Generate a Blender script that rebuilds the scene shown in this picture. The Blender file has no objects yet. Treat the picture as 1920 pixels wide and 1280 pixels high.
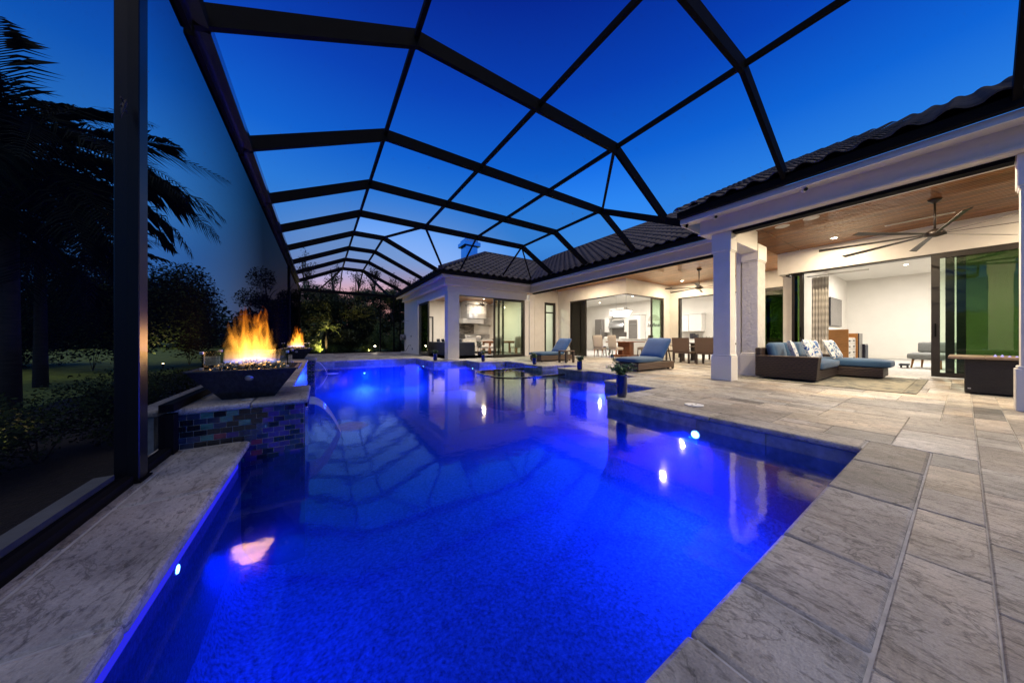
import bpy, bmesh, math, random
from mathutils import Vector, Matrix
random.seed(7)
R = random.Random(11)
SC = bpy.context.scene
COL = SC.collection

# ------------------------------------------------------------------ camera
H = 0.9
cam = bpy.data.cameras.new('camera')
cam.sensor_width = 36.0
cam.lens = 36.0 * 552.5 / 1920.0
cam.shift_y = -5.0 / 1920.0
cam.clip_start = 0.02
cam.clip_end = 600.0
camo = bpy.data.objects.new('camera', cam)
camo.location = (0, 0, H)
camo.rotation_euler = (math.pi / 2, 0, -math.atan2(360.0, 552.5))
COL.objects.link(camo)
SC.camera = camo

# ------------------------------------------------------------------ sky, twilight, exposure
W = bpy.data.worlds.new('World')
SC.world = W
W.use_nodes = True
nt = W.node_tree
nt.nodes.clear()
wo = nt.nodes.new('ShaderNodeOutputWorld')
bg = nt.nodes.new('ShaderNodeBackground')
tc = nt.nodes.new('ShaderNodeTexCoord')
sx = nt.nodes.new('ShaderNodeSeparateXYZ')
rp = nt.nodes.new('ShaderNodeValToRGB')
nt.links.new(tc.outputs['Generated'], sx.inputs[0])
nt.links.new(sx.outputs['Z'], rp.inputs[0])
SKY = [(0.0, (0.03, 0.15, 0.48)), (0.18, (0.035, 0.19, 0.64)), (0.30, (0.045, 0.28, 0.86)), (0.40, (0.022, 0.235, 0.88)),
       (0.50, (0.003, 0.145, 0.78)), (0.63, (0.0004, 0.063, 0.56)), (0.76, (0.0, 0.020, 0.32)), (1.0, (0.0, 0.009, 0.18))]
el = rp.color_ramp.elements
while len(el) > 1:
    el.remove(el[-1])
el[0].position, el[0].color = SKY[0][0], (*SKY[0][1], 1)
for p_, c_ in SKY[1:]:
    e = el.new(p_)
    e.color = (*c_, 1)
# afterglow: a rosy band low over the place where the sun went down
dg = nt.nodes.new('ShaderNodeVectorMath')
dg.operation = 'DOT_PRODUCT'
dg.inputs[1].default_value = (0.22, 0.975, 0.0)
nt.links.new(tc.outputs['Generated'], dg.inputs[0])
ga = nt.nodes.new('ShaderNodeMapRange')
ga.interpolation_type = 'SMOOTHSTEP'
ga.inputs[1].default_value, ga.inputs[2].default_value = 0.905, 0.99
nt.links.new(dg.outputs['Value'], ga.inputs[0])
gh = nt.nodes.new('ShaderNodeMapRange')
gh.interpolation_type = 'SMOOTHSTEP'
gh.inputs[1].default_value, gh.inputs[2].default_value = 0.26, 0.11
nt.links.new(sx.outputs['Z'], gh.inputs[0])
gm = nt.nodes.new('ShaderNodeMath')
gm.operation = 'MULTIPLY'
nt.links.new(ga.outputs[0], gm.inputs[0])
nt.links.new(gh.outputs[0], gm.inputs[1])
gx = nt.nodes.new('ShaderNodeMix')
gx.data_type = 'RGBA'
gx.inputs[7].default_value = (0.72, 0.36, 0.36, 1)
nt.links.new(gm.outputs[0], gx.inputs[0])
# paler blue low in the west, around the rosy band
pa = nt.nodes.new('ShaderNodeMapRange')
pa.interpolation_type = 'SMOOTHSTEP'
pa.inputs[1].default_value, pa.inputs[2].default_value = 0.87, 0.975
nt.links.new(dg.outputs['Value'], pa.inputs[0])
ph = nt.nodes.new('ShaderNodeMapRange')
ph.interpolation_type = 'SMOOTHSTEP'
ph.inputs[1].default_value, ph.inputs[2].default_value = 0.48, 0.22
nt.links.new(sx.outputs['Z'], ph.inputs[0])
pm = nt.nodes.new('ShaderNodeMath')
pm.operation = 'MULTIPLY'
nt.links.new(pa.outputs[0], pm.inputs[0])
nt.links.new(ph.outputs[0], pm.inputs[1])
px_ = nt.nodes.new('ShaderNodeMix')
px_.data_type = 'RGBA'
px_.inputs[7].default_value = (0.25, 0.45, 0.93, 1)
nt.links.new(pm.outputs[0], px_.inputs[0])
nt.links.new(rp.outputs[0], px_.inputs[6])
nt.links.new(px_.outputs[2], gx.inputs[6])
sky = nt.nodes.new('ShaderNodeTexSky')
sky.sky_type = 'NISHITA'
sky.sun_disc = False
sky.sun_elevation = math.radians(-2.0)
sky.sun_rotation = math.radians(-8.0)
sm = nt.nodes.new('ShaderNodeMix')
sm.data_type = 'RGBA'
sm.blend_type = 'ADD'
sm.inputs[0].default_value = 0.03
nt.links.new(gx.outputs[2], sm.inputs[6])
nt.links.new(sky.outputs[0], sm.inputs[7])
nt.links.new(sm.outputs[2], bg.inputs[0])
bg.inputs[1].default_value = 1.0
nt.links.new(bg.outputs[0], wo.inputs[0])

sun = bpy.data.lights.new('twilight_fill', 'SUN')  # warm fill added against the blue sky light; the sun itself has set
sun.energy = 1.25
sun.angle = math.radians(70)
sun.color = (1.0, 0.90, 0.62)
suno = bpy.data.objects.new('twilight_fill', sun)
suno.rotation_euler = (math.radians(24), 0, math.radians(-28))
suno.location = (0, -10, 12)
COL.objects.link(suno)

SC.view_settings.view_transform = 'Standard'
SC.view_settings.look = 'None'
SC.view_settings.exposure = 0.0
SC.view_settings.gamma = 1.0
SC.view_settings.use_curve_mapping = False
cy = SC.cycles
cy.max_bounces = 8
cy.diffuse_bounces = 4
cy.glossy_bounces = 4
cy.transmission_bounces = 6
cy.transparent_max_bounces = 32
cy.volume_bounces = 0
cy.sample_clamp_indirect = 4.0
cy.sample_clamp_direct = 0.0
cy.use_denoising = True
cy.caustics_reflective = False
cy.caustics_refractive = False
cy.volume_step_rate = 1.0

# ------------------------------------------------------------------ materials
MATS = {}


def N(t, typ, **kw):
    n = t.nodes.new(typ)
    for k, v in kw.items():
        setattr(n, k, v)
    return n


def mat(name, col, rough=0.6, metal=0.0, var=0.18, scale=6.0, stretch=(1, 1, 1), bump=0.0, bscale=40.0,
        rand=0.0, spec=0.5, col2=None, coat=0.0, world=True, sheen=0.0):
    """procedural surface: two-octave colour mottling, optional per-piece tone, fine relief"""
    if name in MATS:
        return MATS[name]
    m = bpy.data.materials.new(name)
    m.use_nodes = True
    t = m.node_tree
    b = t.nodes['Principled BSDF']
    b.inputs['Roughness'].default_value = rough
    b.inputs['Metallic'].default_value = metal
    b.inputs['Specular IOR Level'].default_value = spec
    b.inputs['Coat Weight'].default_value = coat
    if sheen:
        b.inputs['Sheen Weight'].default_value = sheen
    if world:
        g = N(t, 'ShaderNodeNewGeometry')
        src = g.outputs['Position']
    else:
        g = N(t, 'ShaderNodeTexCoord')
        src = g.outputs['Object']
    mp = N(t, 'ShaderNodeMapping')
    mp.inputs['Scale'].default_value = stretch
    t.links.new(src, mp.inputs[0])
    n1 = N(t, 'ShaderNodeTexNoise')
    n1.inputs['Scale'].default_value = scale
    n1.inputs['Detail'].default_value = 6
    n1.inputs['Roughness'].default_value = 0.62
    t.links.new(mp.outputs[0], n1.inputs['Vector'])
    mx = N(t, 'ShaderNodeMix', data_type='RGBA')
    c2 = col2 or tuple(min(1, c * (1 + var)) for c in col)
    c1 = tuple(c * (1 - var) for c in col)
    mx.inputs[6].default_value = (*c1, 1)
    mx.inputs[7].default_value = (*c2, 1)
    mr = N(t, 'ShaderNodeMapRange')
    mr.inputs[1].default_value = 0.3
    mr.inputs[2].default_value = 0.7
    t.links.new(n1.outputs[0], mr.inputs[0])
    t.links.new(mr.outputs[0], mx.inputs[0])
    out = mx.outputs[2]
    if rand:
        oi = N(t, 'ShaderNodeObjectInfo')
        gi = N(t, 'ShaderNodeNewGeometry')
        ad = N(t, 'ShaderNodeMath', operation='ADD')
        fr = N(t, 'ShaderNodeMath', operation='FRACT')
        t.links.new(oi.outputs['Random'], ad.inputs[0])
        t.links.new(gi.outputs['Random Per Island'], ad.inputs[1])
        t.links.new(ad.outputs[0], fr.inputs[0])
        m2 = N(t, 'ShaderNodeMapRange')
        m2.inputs[3].default_value = 1 - rand
        m2.inputs[4].default_value = 1 + rand
        t.links.new(fr.outputs[0], m2.inputs[0])
        vm = N(t, 'ShaderNodeVectorMath', operation='SCALE')
        t.links.new(out, vm.inputs[0])
        t.links.new(m2.outputs[0], vm.inputs['Scale'])
        out = vm.outputs[0]
    t.links.new(out, b.inputs['Base Color'])
    if bump:
        n2 = N(t, 'ShaderNodeTexNoise')
        n2.inputs['Scale'].default_value = bscale
        n2.inputs['Detail'].default_value = 4
        t.links.new(mp.outputs[0], n2.inputs['Vector'])
        bp = N(t, 'ShaderNodeBump')
        bp.inputs['Strength'].default_value = bump
        bp.inputs['Distance'].default_value = 0.01
        t.links.new(n2.outputs[0], bp.inputs['Height'])
        t.links.new(bp.outputs[0], b.inputs['Normal'])
    MATS[name] = m
    return m


def emis(name, col, s):
    if name in MATS:
        return MATS[name]
    m = bpy.data.materials.new(name)
    m.use_nodes = True
    t = m.node_tree
    t.nodes.clear()
    e = N(t, 'ShaderNodeEmission')
    e.inputs[0].default_value = (*col, 1)
    e.inputs[1].default_value = s
    o = N(t, 'ShaderNodeOutputMaterial')
    t.links.new(e.outputs[0], o.inputs[0])
    MATS[name] = m
    return m


def glass(name, tint, rough=0.0, ior=1.5):
    """pane: tinted see-through with Fresnel reflection"""
    m = bpy.data.materials.new(name)
    m.use_nodes = True
    t = m.node_tree
    t.nodes.clear()
    tr = N(t, 'ShaderNodeBsdfTransparent')
    tr.inputs[0].default_value = (*tint, 1)
    gl = N(t, 'ShaderNodeBsdfGlossy')
    gl.inputs['Roughness'].default_value = rough
    fr = N(t, 'ShaderNodeFresnel')
    fr.inputs[0].default_value = ior
    mx = N(t, 'ShaderNodeMixShader')
    o = N(t, 'ShaderNodeOutputMaterial')
    t.links.new(fr.outputs[0], mx.inputs[0])
    t.links.new(tr.outputs[0], mx.inputs[1])
    t.links.new(gl.outputs[0], mx.inputs[2])
    t.links.new(mx.outputs[0], o.inputs[0])
    MATS[name] = m
    return m


def stone_mat(name, tones, stretch, rough=0.55):
    """layered natural stone: a tone per piece, cloudy patches, drawn-out bedding streaks, pits"""
    m = bpy.data.materials.new(name)
    m.use_nodes = True
    t = m.node_tree
    b = t.nodes['Principled BSDF']
    g = N(t, 'ShaderNodeNewGeometry')
    oi = N(t, 'ShaderNodeObjectInfo')
    ad = N(t, 'ShaderNodeMath', operation='ADD')
    fr = N(t, 'ShaderNodeMath', operation='FRACT')
    t.links.new(oi.outputs['Random'], ad.inputs[0])
    t.links.new(g.outputs['Random Per Island'], ad.inputs[1])
    t.links.new(ad.outputs[0], fr.inputs[0])
    ramp = N(t, 'ShaderNodeValToRGB')
    ramp.color_ramp.interpolation = 'LINEAR'
    e = ramp.color_ramp.elements
    e[0].color = (*tones[0], 1)
    e[1].color = (*tones[-1], 1)
    for i, c in enumerate(tones[1:-1]):
        k = e.new((i + 1) / (len(tones) - 1))
        k.color = (*c, 1)
    t.links.new(fr.outputs[0], ramp.inputs[0])
    off = N(t, 'ShaderNodeVectorMath', operation='SCALE')
    off.inputs[0].default_value = (37.0, 61.0, 13.0)
    t.links.new(fr.outputs[0], off.inputs['Scale'])
    po = N(t, 'ShaderNodeVectorMath', operation='ADD')
    t.links.new(g.outputs['Position'], po.inputs[0])
    t.links.new(off.outputs[0], po.inputs[1])
    mp = N(t, 'ShaderNodeMapping')
    mp.inputs['Scale'].default_value = stretch
    mp.inputs['Rotation'].default_value = (0, 0, 0.22)
    rz = N(t, 'ShaderNodeMapRange')
    rz.inputs[3].default_value, rz.inputs[4].default_value = -0.4, 0.4
    f2 = N(t, 'ShaderNodeMath', operation='MULTIPLY')
    f2.inputs[1].default_value = 7.31
    f3 = N(t, 'ShaderNodeMath', operation='FRACT')
    t.links.new(fr.outputs[0], f2.inputs[0])
    t.links.new(f2.outputs[0], f3.inputs[0])
    t.links.new(f3.outputs[0], rz.inputs[0])
    cx_ = N(t, 'ShaderNodeCombineXYZ')
    t.links.new(rz.outputs[0], cx_.inputs[2])
    t.links.new(cx_.outputs[0], mp.inputs['Rotation'])
    t.links.new(po.outputs[0], mp.inputs[0])
    def noise(vec, scale, detail, ro=.6, dist=0.0):
        n = N(t, 'ShaderNodeTexNoise')
        n.inputs['Scale'].default_value = scale
        n.inputs['Detail'].default_value = detail
        n.inputs['Roughness'].default_value = ro
        n.inputs['Distortion'].default_value = dist
        t.links.new(vec, n.inputs['Vector'])
        return n.outputs[0]

    def remap(src, a0, a1, b0, b1):
        r = N(t, 'ShaderNodeMapRange')
        for k_, v_ in zip((1, 2, 3, 4), (a0, a1, b0, b1)):
            r.inputs[k_].default_value = v_
        t.links.new(src, r.inputs[0])
        return r.outputs[0]

    def mul(a_, b_):
        m_ = N(t, 'ShaderNodeMath', operation='MULTIPLY')
        t.links.new(a_, m_.inputs[0])
        t.links.new(b_, m_.inputs[1])
        return m_.outputs[0]
    cloud = noise(po.outputs[0], 1.9, 5, .55, .4)
    bed = noise(mp.outputs[0], 2.6, 8, .66, .9)
    grain = noise(po.outputs[0], 95, 3, .7)
    pit = noise(mp.outputs[0], 22, 4, .6)
    vein = noise(mp.outputs[0], 1.7, 10, .62, 1.2)
    vb = N(t, 'ShaderNodeMath', operation='SUBTRACT')
    vb.inputs[1].default_value = 0.5
    t.links.new(vein, vb.inputs[0])
    va = N(t, 'ShaderNodeMath', operation='ABSOLUTE')
    t.links.new(vb.outputs[0], va.inputs[0])
    veins = remap(va.outputs[0], 0.0, 0.016, 0.52, 1.0)
    fac = mul(mul(remap(cloud, .3, .7, .64, 1.32), remap(bed, .3, .7, .74, 1.24)), mul(remap(grain, .3, .7, .82, 1.16), mul(veins, remap(pit, .34, .47, .55, 1.04))))
    warm = N(t, 'ShaderNodeMix', data_type='RGBA', blend_type='MULTIPLY')
    warm.inputs[7].default_value = (1.04, 0.97, 0.88, 1)
    t.links.new(remap(noise(po.outputs[0], 1.1, 3), .45, .65, 0, 1), warm.inputs[0])
    t.links.new(ramp.outputs[0], warm.inputs[6])
    vm = N(t, 'ShaderNodeVectorMath', operation='SCALE')
    t.links.new(warm.outputs[2], vm.inputs[0])
    t.links.new(fac, vm.inputs['Scale'])
    t.links.new(vm.outputs[0], b.inputs['Base Color'])
    b.inputs['Roughness'].default_value = rough
    ah = N(t, 'ShaderNodeMath', operation='ADD')
    t.links.new(fac, ah.inputs[0])
    t.links.new(grain, ah.inputs[1])
    bp = N(t, 'ShaderNodeBump')
    bp.inputs['Strength'].default_value = 0.4
    bp.inputs['Distance'].default_value = 0.012
    t.links.new(ah.outputs[0], bp.inputs['Height'])
    t.links.new(bp.outputs[0], b.inputs['Normal'])
    MATS[name] = m
    return m


def screen_mat(name, dens, col=(0.003, 0.003, 0.0035), power=1.0, least=0.10):
    """woven insect screen: the round yarns cover dens/cos(angle) of the view, as a real mesh does"""
    m = bpy.data.materials.new(name)
    m.use_nodes = True
    t = m.node_tree
    t.nodes.clear()
    g = N(t, 'ShaderNodeNewGeometry')
    d = N(t, 'ShaderNodeVectorMath', operation='DOT_PRODUCT')
    t.links.new(g.outputs['Incoming'], d.inputs[0])
    t.links.new(g.outputs['True Normal'], d.inputs[1])
    a = N(t, 'ShaderNodeMath', operation='ABSOLUTE')
    t.links.new(d.outputs['Value'], a.inputs[0])
    mxx = N(t, 'ShaderNodeMath', operation='MAXIMUM')
    mxx.inputs[1].default_value = 0.02
    t.links.new(a.outputs[0], mxx.inputs[0])
    dv = N(t, 'ShaderNodeMath', operation='DIVIDE')
    dv.inputs[0].default_value = dens
    t.links.new(mxx.outputs[0], dv.inputs[1])
    pw = N(t, 'ShaderNodeMath', operation='POWER')
    pw.inputs[1].default_value = power
    t.links.new(dv.outputs[0], pw.inputs[0])
    ng = N(t, 'ShaderNodeMath', operation='MULTIPLY')
    ng.inputs[1].default_value = -1.0
    t.links.new(pw.outputs[0], ng.inputs[0])
    ex = N(t, 'ShaderNodeMath', operation='EXPONENT')
    t.links.new(ng.outputs[0], ex.inputs[0])
    iv = N(t, 'ShaderNodeMath', operation='SUBTRACT')
    iv.inputs[0].default_value = 1.0
    t.links.new(ex.outputs[0], iv.inputs[1])
    mn0 = N(t, 'ShaderNodeMath', operation='MAXIMUM')
    mn0.inputs[1].default_value = least
    t.links.new(iv.outputs[0], mn0.inputs[0])
    mn = N(t, 'ShaderNodeMath', operation='MINIMUM')
    mn.inputs[1].default_value = 0.96
    t.links.new(mn0.outputs[0], mn.inputs[0])
    tr = N(t, 'ShaderNodeBsdfTransparent')
    df = N(t, 'ShaderNodeBsdfDiffuse')
    df.inputs[0].default_value = (*col, 1)
    mx = N(t, 'ShaderNodeMixShader')
    o = N(t, 'ShaderNodeOutputMaterial')
    t.links.new(mn.outputs[0], mx.inputs[0])
    t.links.new(tr.outputs[0], mx.inputs[1])
    t.links.new(df.outputs[0], mx.inputs[2])
    t.links.new(mx.outputs[0], o.inputs[0])
    MATS[name] = m
    return m


# ------------------------------------------------------------------ mesh helpers
class MB:
    def __init__(s):
        s.v, s.f, s.sm = [], [], []

    def add(s, vs, fs, smooth=False):
        o = len(s.v)
        s.v += [tuple(v) for v in vs]
        s.f += [tuple(i + o for i in f) for f in fs]
        s.sm += [smooth] * len(fs)
        return s

    def box(s, x0, x1, y0, y1, z0, z1):
        x0, x1 = min(x0, x1), max(x0, x1)
        y0, y1 = min(y0, y1), max(y0, y1)
        z0, z1 = min(z0, z1), max(z0, z1)
        return s.add([(x0, y0, z0), (x1, y0, z0), (x1, y1, z0), (x0, y1, z0), (x0, y0, z1), (x1, y0, z1), (x1, y1, z1), (x0, y1, z1)],
                     [(0, 3, 2, 1), (4, 5, 6, 7), (0, 1, 5, 4), (1, 2, 6, 5), (2, 3, 7, 6), (3, 0, 4, 7)])

    def cbox(s, x0, x1, y0, y1, z0, z1, c=0.01, seg=1):
        """box with rounded edges"""
        bm = bmesh.new()
        bmesh.ops.create_cube(bm, size=1)
        for v in bm.verts:
            v.co = Vector(((x0 + x1) / 2 + v.co.x * abs(x1 - x0), (y0 + y1) / 2 + v.co.y * abs(y1 - y0), (z0 + z1) / 2 + v.co.z * abs(z1 - z0)))
        bmesh.ops.bevel(bm, geom=bm.edges[:], offset=c, segments=seg, profile=0.5, affect='EDGES')
        bm.verts.index_update()
        big = sorted((f.calc_area() for f in bm.faces), reverse=True)[5]
        s.add([v.co[:] for v in bm.verts], [[v.index for v in f.verts] for f in bm.faces])
        if seg > 1:
            s.sm[-len(bm.faces):] = [f.calc_area() < big * .99 for f in bm.faces]
        bm.free()
        return s

    def quad(s, a, b, c, d):
        return s.add([a, b, c, d], [(0, 1, 2, 3)])

    def bar(s, a, b, w, h, up=(0, 0, 1)):
        """rectangular bar from a to b, w across, h along up"""
        a, b = Vector(a), Vector(b)
        d = (b - a).normalized()
        u = Vector(up)
        sd = d.cross(u)
        if sd.length < 1e-5:
            sd = Vector((1, 0, 0))
        sd.normalize()
        u = sd.cross(d).normalized()
        vs = []
        for p in (a, b):
            for i, j in ((-1, -1), (1, -1), (1, 1), (-1, 1)):
                vs.append(p + sd * (w / 2 * i) + u * (h / 2 * j))
        return s.add(vs, [(0, 3, 2, 1), (4, 5, 6, 7), (0, 1, 5, 4), (1, 2, 6, 5), (2, 3, 7, 6), (3, 0, 4, 7)])

    def tube(s, pts, r, n=8, caps=True):
        pts = [Vector(p) for p in pts]
        rs = r if isinstance(r, (list, tuple)) else [r] * len(pts)
        vs, fs = [], []
        pd = None
        for i, p in enumerate(pts):
            d = (pts[min(i + 1, len(pts) - 1)] - pts[max(i - 1, 0)]).normalized()
            if pd is None:
                a = d.orthogonal().normalized()
            else:
                a = (a - d * a.dot(d))
                a = a.normalized() if a.length > 1e-6 else d.orthogonal().normalized()
            pd = d
            b = d.cross(a)
            for k in range(n):
                an = 2 * math.pi * k / n
                vs.append(p + (a * math.cos(an) + b * math.sin(an)) * rs[i])
        for i in range(len(pts) - 1):
            for k in range(n):
                fs.append((i * n + k, i * n + (k + 1) % n, (i + 1) * n + (k + 1) % n, (i + 1) * n + k))
        s.add(vs, fs, True)
        if caps:
            o = len(s.v) - len(vs)
            s.f += [tuple(o + k for k in reversed(range(n))), tuple(o + len(vs) - n + k for k in range(n))]
            s.sm += [False, False]
        return s

    def lathe(s, prof, cx=0, cy=0, n=20, sq=False):
        vs, fs = [], []
        for r, z in prof:
            for k in range(n):
                an = 2 * math.pi * k / n
                vs.append((cx + r * math.cos(an), cy + r * math.sin(an), z))
        for i in range(len(prof) - 1):
            for k in range(n):
                fs.append((i * n + k, i * n + (k + 1) % n, (i + 1) * n + (k + 1) % n, (i + 1) * n + k))
        s.add(vs, fs, True)
        o = len(s.v) - len(vs)
        s.f += [tuple(o + k for k in reversed(range(n))), tuple(o + len(vs) - n + k for k in range(n))]
        s.sm += [False, False]
        return s

    def prism(s, poly, z0, z1):
        n = len(poly)
        s.add([(x, y, z0) for x, y in poly] + [(x, y, z1) for x, y in poly],
              [tuple(reversed(range(n))), tuple(range(n, 2 * n))] + [(i, (i + 1) % n, n + (i + 1) % n, n + i) for i in range(n)])
        return s

    def mesh(s, name, m=None):
        me = bpy.data.meshes.new(name)
        me.from_pydata(s.v, [], s.f)
        me.polygons.foreach_set('use_smooth', s.sm)
        me.update()
        if m is not None:
            me.materials.append(m)
        return me

    def ob(s, name, m, parent=None, loc=None):
        return mk(name, s.mesh(name, m), parent, loc)


def mk(name, data, parent=None, loc=None, rot=None):
    o = bpy.data.objects.new(name, data)
    COL.objects.link(o)
    if parent is not None:
        o.parent = parent
        if loc is None and parent.get('_w'):
            loc = tuple(-c for c in BASE[parent.name])
    if loc is not None:
        o.location = loc
    if rot is not None:
        o.rotation_euler = rot
    return o


BASE = {}


def tag(o, label=None, cat=None, group=None, kind=None):
    if label:
        o['label'] = label
    if cat:
        o['category'] = cat
    if group:
        o['group'] = group
    if kind:
        o['kind'] = kind
    return o


def thing(name, label, cat, base=(0, 0, 0), group=None, rot=0.0, world=True):
    """an Empty at the base of a thing; world=True: its parts are written in world coordinates"""
    o = bpy.data.objects.new(name, None)
    COL.objects.link(o)
    o.empty_display_size = 0.1
    o.location = base
    o.rotation_euler = (0, 0, rot)
    BASE[o.name] = tuple(base)
    if world:
        o['_w'] = 1
    return tag(o, label, cat, group)


KIDS = {}


def dup(root, loc, rot=None, label=None, group=None):
    r = root.copy()
    COL.objects.link(r)
    r.location = loc
    if rot is not None:
        r.rotation_euler = (0, 0, rot)
    if label:
        r['label'] = label
    if group:
        r['group'] = group
    for c in list(root.children):
        k = c.copy()
        COL.objects.link(k)
        k.parent = r
        for g in list(c.children):
            q = g.copy()
            COL.objects.link(q)
            q.parent = k
    return r


def lamp(kind, name, loc, power, col, parent=None, size=0.1, rot=(0, 0, 0), spot=None, blend=0.5, spread=None):
    l = bpy.data.lights.new(name, kind)
    l.energy = power
    l.color = col
    if kind == 'AREA':
        l.shape = 'DISK'
        l.size = size
        if spread:
            l.spread = spread
    elif kind in ('POINT', 'SPOT'):
        l.shadow_soft_size = size
    if kind == 'SPOT':
        l.spot_size = spot or 2.0
        l.spot_blend = blend
    o = bpy.data.objects.new(name, l)
    COL.objects.link(o)
    o.location = loc
    o.rotation_euler = rot
    if parent is not None:
        o.parent = parent
        if parent.get('_w'):
            o.location = tuple(a - b for a, b in zip(loc, BASE[parent.name]))
    return o


WHITE = mat('white_stucco', (0.70, 0.67, 0.61), 0.75, var=0.06, scale=3, bump=0.25, bscale=60)
STUCCO = mat('rough_stucco', (0.62, 0.60, 0.56), 0.85, var=0.10, scale=9, bump=1.0, bscale=22)
PAINT = mat('white_paint', (0.74, 0.71, 0.65), 0.5, var=0.03, scale=2)
TRIM = mat('cream_trim', (0.66, 0.61, 0.53), 0.55, var=0.05, scale=3)
SATIN = mat('satin_bronze_post', (0.006, 0.0055, 0.006), 0.36, 0.0, var=0.2, spec=0.28)
BRONZE = mat('bronze_aluminium', (0.0045, 0.0042, 0.005), 0.7, 0.0, var=0.2, scale=5, spec=0.08)
GUTTER = mat('gutter_aluminium', (0.30, 0.38, 0.52), 0.25, 1.0, var=0.15)
DOORF = mat('dark_door_frame', (0.022, 0.018, 0.014), 0.4, 0.2, var=0.2)
WICKER = None
PAVER = stone_mat('stone_paver', [(0.22, 0.21, 0.195), (0.36, 0.345, 0.31), (0.44, 0.37, 0.285), (0.29, 0.285, 0.27), (0.45, 0.425, 0.385), (0.125, 0.12, 0.115), (0.4, 0.355, 0.305), (0.25, 0.225, 0.2), (0.48, 0.455, 0.41), (0.17, 0.16, 0.15)], (1.75, 0.8, 2.0))
COPE = stone_mat('coping_stone', [(0.3, 0.29, 0.27), (0.4, 0.385, 0.355), (0.22, 0.205, 0.185), (0.37, 0.35, 0.32), (0.31, 0.28, 0.245), (0.38, 0.37, 0.355)], (2.0, 0.9, 2.0), 0.6)
GROUT = mat('grout', (0.46, 0.45, 0.43), 0.9, var=0.25, scale=12, bump=0.3)
CLEAR = glass('clear_glass', (0.93, 0.97, 0.95))
GREEN = glass('tinted_door_glass', (0.31, 0.43, 0.20))
PALE = glass('pale_door_glass', (0.74, 0.88, 0.74))
GREEN2 = glass('dark_tinted_glass', (0.065, 0.105, 0.035))
SCREEN = screen_mat('insect_screen', 0.215, power=2.0, least=0.42)
ROOFSCREEN = screen_mat('roof_screen', 0.11, least=0.14)

# ================================================================== ground and pool
WZ = -0.17           # water level
POOL = [(-0.585, 0.44), (3.77, 0.44), (3.77, 3.04), (5.17, 3.04), (5.17, 4.24), (6.37, 4.24), (6.37, 5.84), (6.17, 5.84), (6.17, 6.84),
        (7.17, 6.84), (7.17, 7.64), (6.17, 7.64), (6.17, 8.64), (6.37, 8.64), (6.37, 10.24), (5.17, 10.24), (5.17, 11.44), (3.77, 11.44),
        (3.77, 14.04), (-0.585, 14.04)]
PR = [(-0.585, 3.77, 0.44, 14.04), (3.77, 5.17, 3.04, 11.44), (5.17, 6.37, 4.24, 10.24)]   # pool as rectangles
DR = [(6.17, 6.37, 5.84, 6.84), (6.17, 6.37, 7.64, 8.64)]                                # deck tongues cut back out
NOTCH = (6.37, 7.17, 6.84, 7.64)


def inpool(x, y, g=0.0):
    for a, b, c, d in DR:
        if a + g < x < b + g and c + g < y < d - g:
            return False
    for a, b, c, d in PR + [NOTCH]:
        if a - g < x < b + g and c - g < y < d + g:
            return True
    return False


# lawn: one sheet to the horizon, a hole-free ring round the pool so that nothing lies under the water
lawn = MB()
gx = [-320, -60, -25, -12, -7, -4, -2.4, -1.15, 30, 80, 320]
gy = [-320, -40, -3.5, 2, 6, 10, 15, 22.2, 30, 60, 320]


def gz(x, y):
    if x >= -1.2 and -4 < y < 22.3:
        return -0.22
    d = max(0, -1.15 - x)
    return -0.22 + 0.34 * min(1, max(0, (d - 3.0) / 9)) if x < 0 else -0.22


gv = [(x, y, gz(x, y)) for y in gy for x in gx]
gf = []
for j in range(len(gy) - 1):
    for i in range(len(gx) - 1):
        if gx[i] >= -1.2 and gx[i] < 30 and -3.6 <= gy[j] < 22:
            continue
        k = j * len(gx) + i
        gf.append((k, k + 1, k + len(gx) + 1, k + len(gx)))
lawn.add(gv, gf)
GRASSM = mat('lawn_grass', (0.15, 0.21, 0.022), 0.9, var=0.45, scale=3.5, bump=0.8, bscale=70)
tag(lawn.ob('lawn', GRASSM), kind='structure')

MULCH = mat('dark_mulch', (0.010, 0.008, 0.006), 0.95, var=0.7, scale=22, bump=1.0, bscale=45)
tag(MB().box(-3.9, -1.13, -3.0, 21.9, -0.215, -0.205).box(-3.9, 4.6, 21.95, 25.2, -0.216, -0.206).ob('planting_bed', MULCH), kind='structure')
# deck slab (grout bed) and stone pavers
deck = tag(mk('deck', None), kind='structure')
bpy.data.objects.remove(deck)
slab = MB()
XS = [-1.12, -0.92, -0.585, 3.77, 4.07, 5.17, 6.17, 6.37, 7.17, 30.0]
YS = [-3.5, 0.14, 0.44, 3.04, 4.24, 5.84, 6.84, 7.64, 8.64, 10.24, 11.44, 14.04, 14.34, 22.0]
for i in range(len(XS) - 1):
    for j in range(len(YS) - 1):
        if not inpool((XS[i] + XS[i + 1]) / 2, (YS[j] + YS[j + 1]) / 2):
            slab.quad((XS[i], YS[j], -0.007), (XS[i + 1], YS[j], -0.007), (XS[i + 1], YS[j + 1], -0.007), (XS[i], YS[j + 1], -0.007))
for (x0, x1, y0, y1) in [(-1.12, 30, -3.5, -3.49), (-1.12, 30, 21.99, 22.0), (-1.12, -1.11, -3.49, 21.99)]:
    slab.box(x0, x1, y0, y1, -0.35, -0.008)
deck = tag(slab.ob('deck', GROUT), kind='structure')

U = 0.2
X0, Y0 = 4.07, 0.14
cells = {}
i0, i1 = int(round((-0.93 - X0) / U)), int(round((11.87 - X0) / U))
j0, j1 = -14, 110


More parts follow.
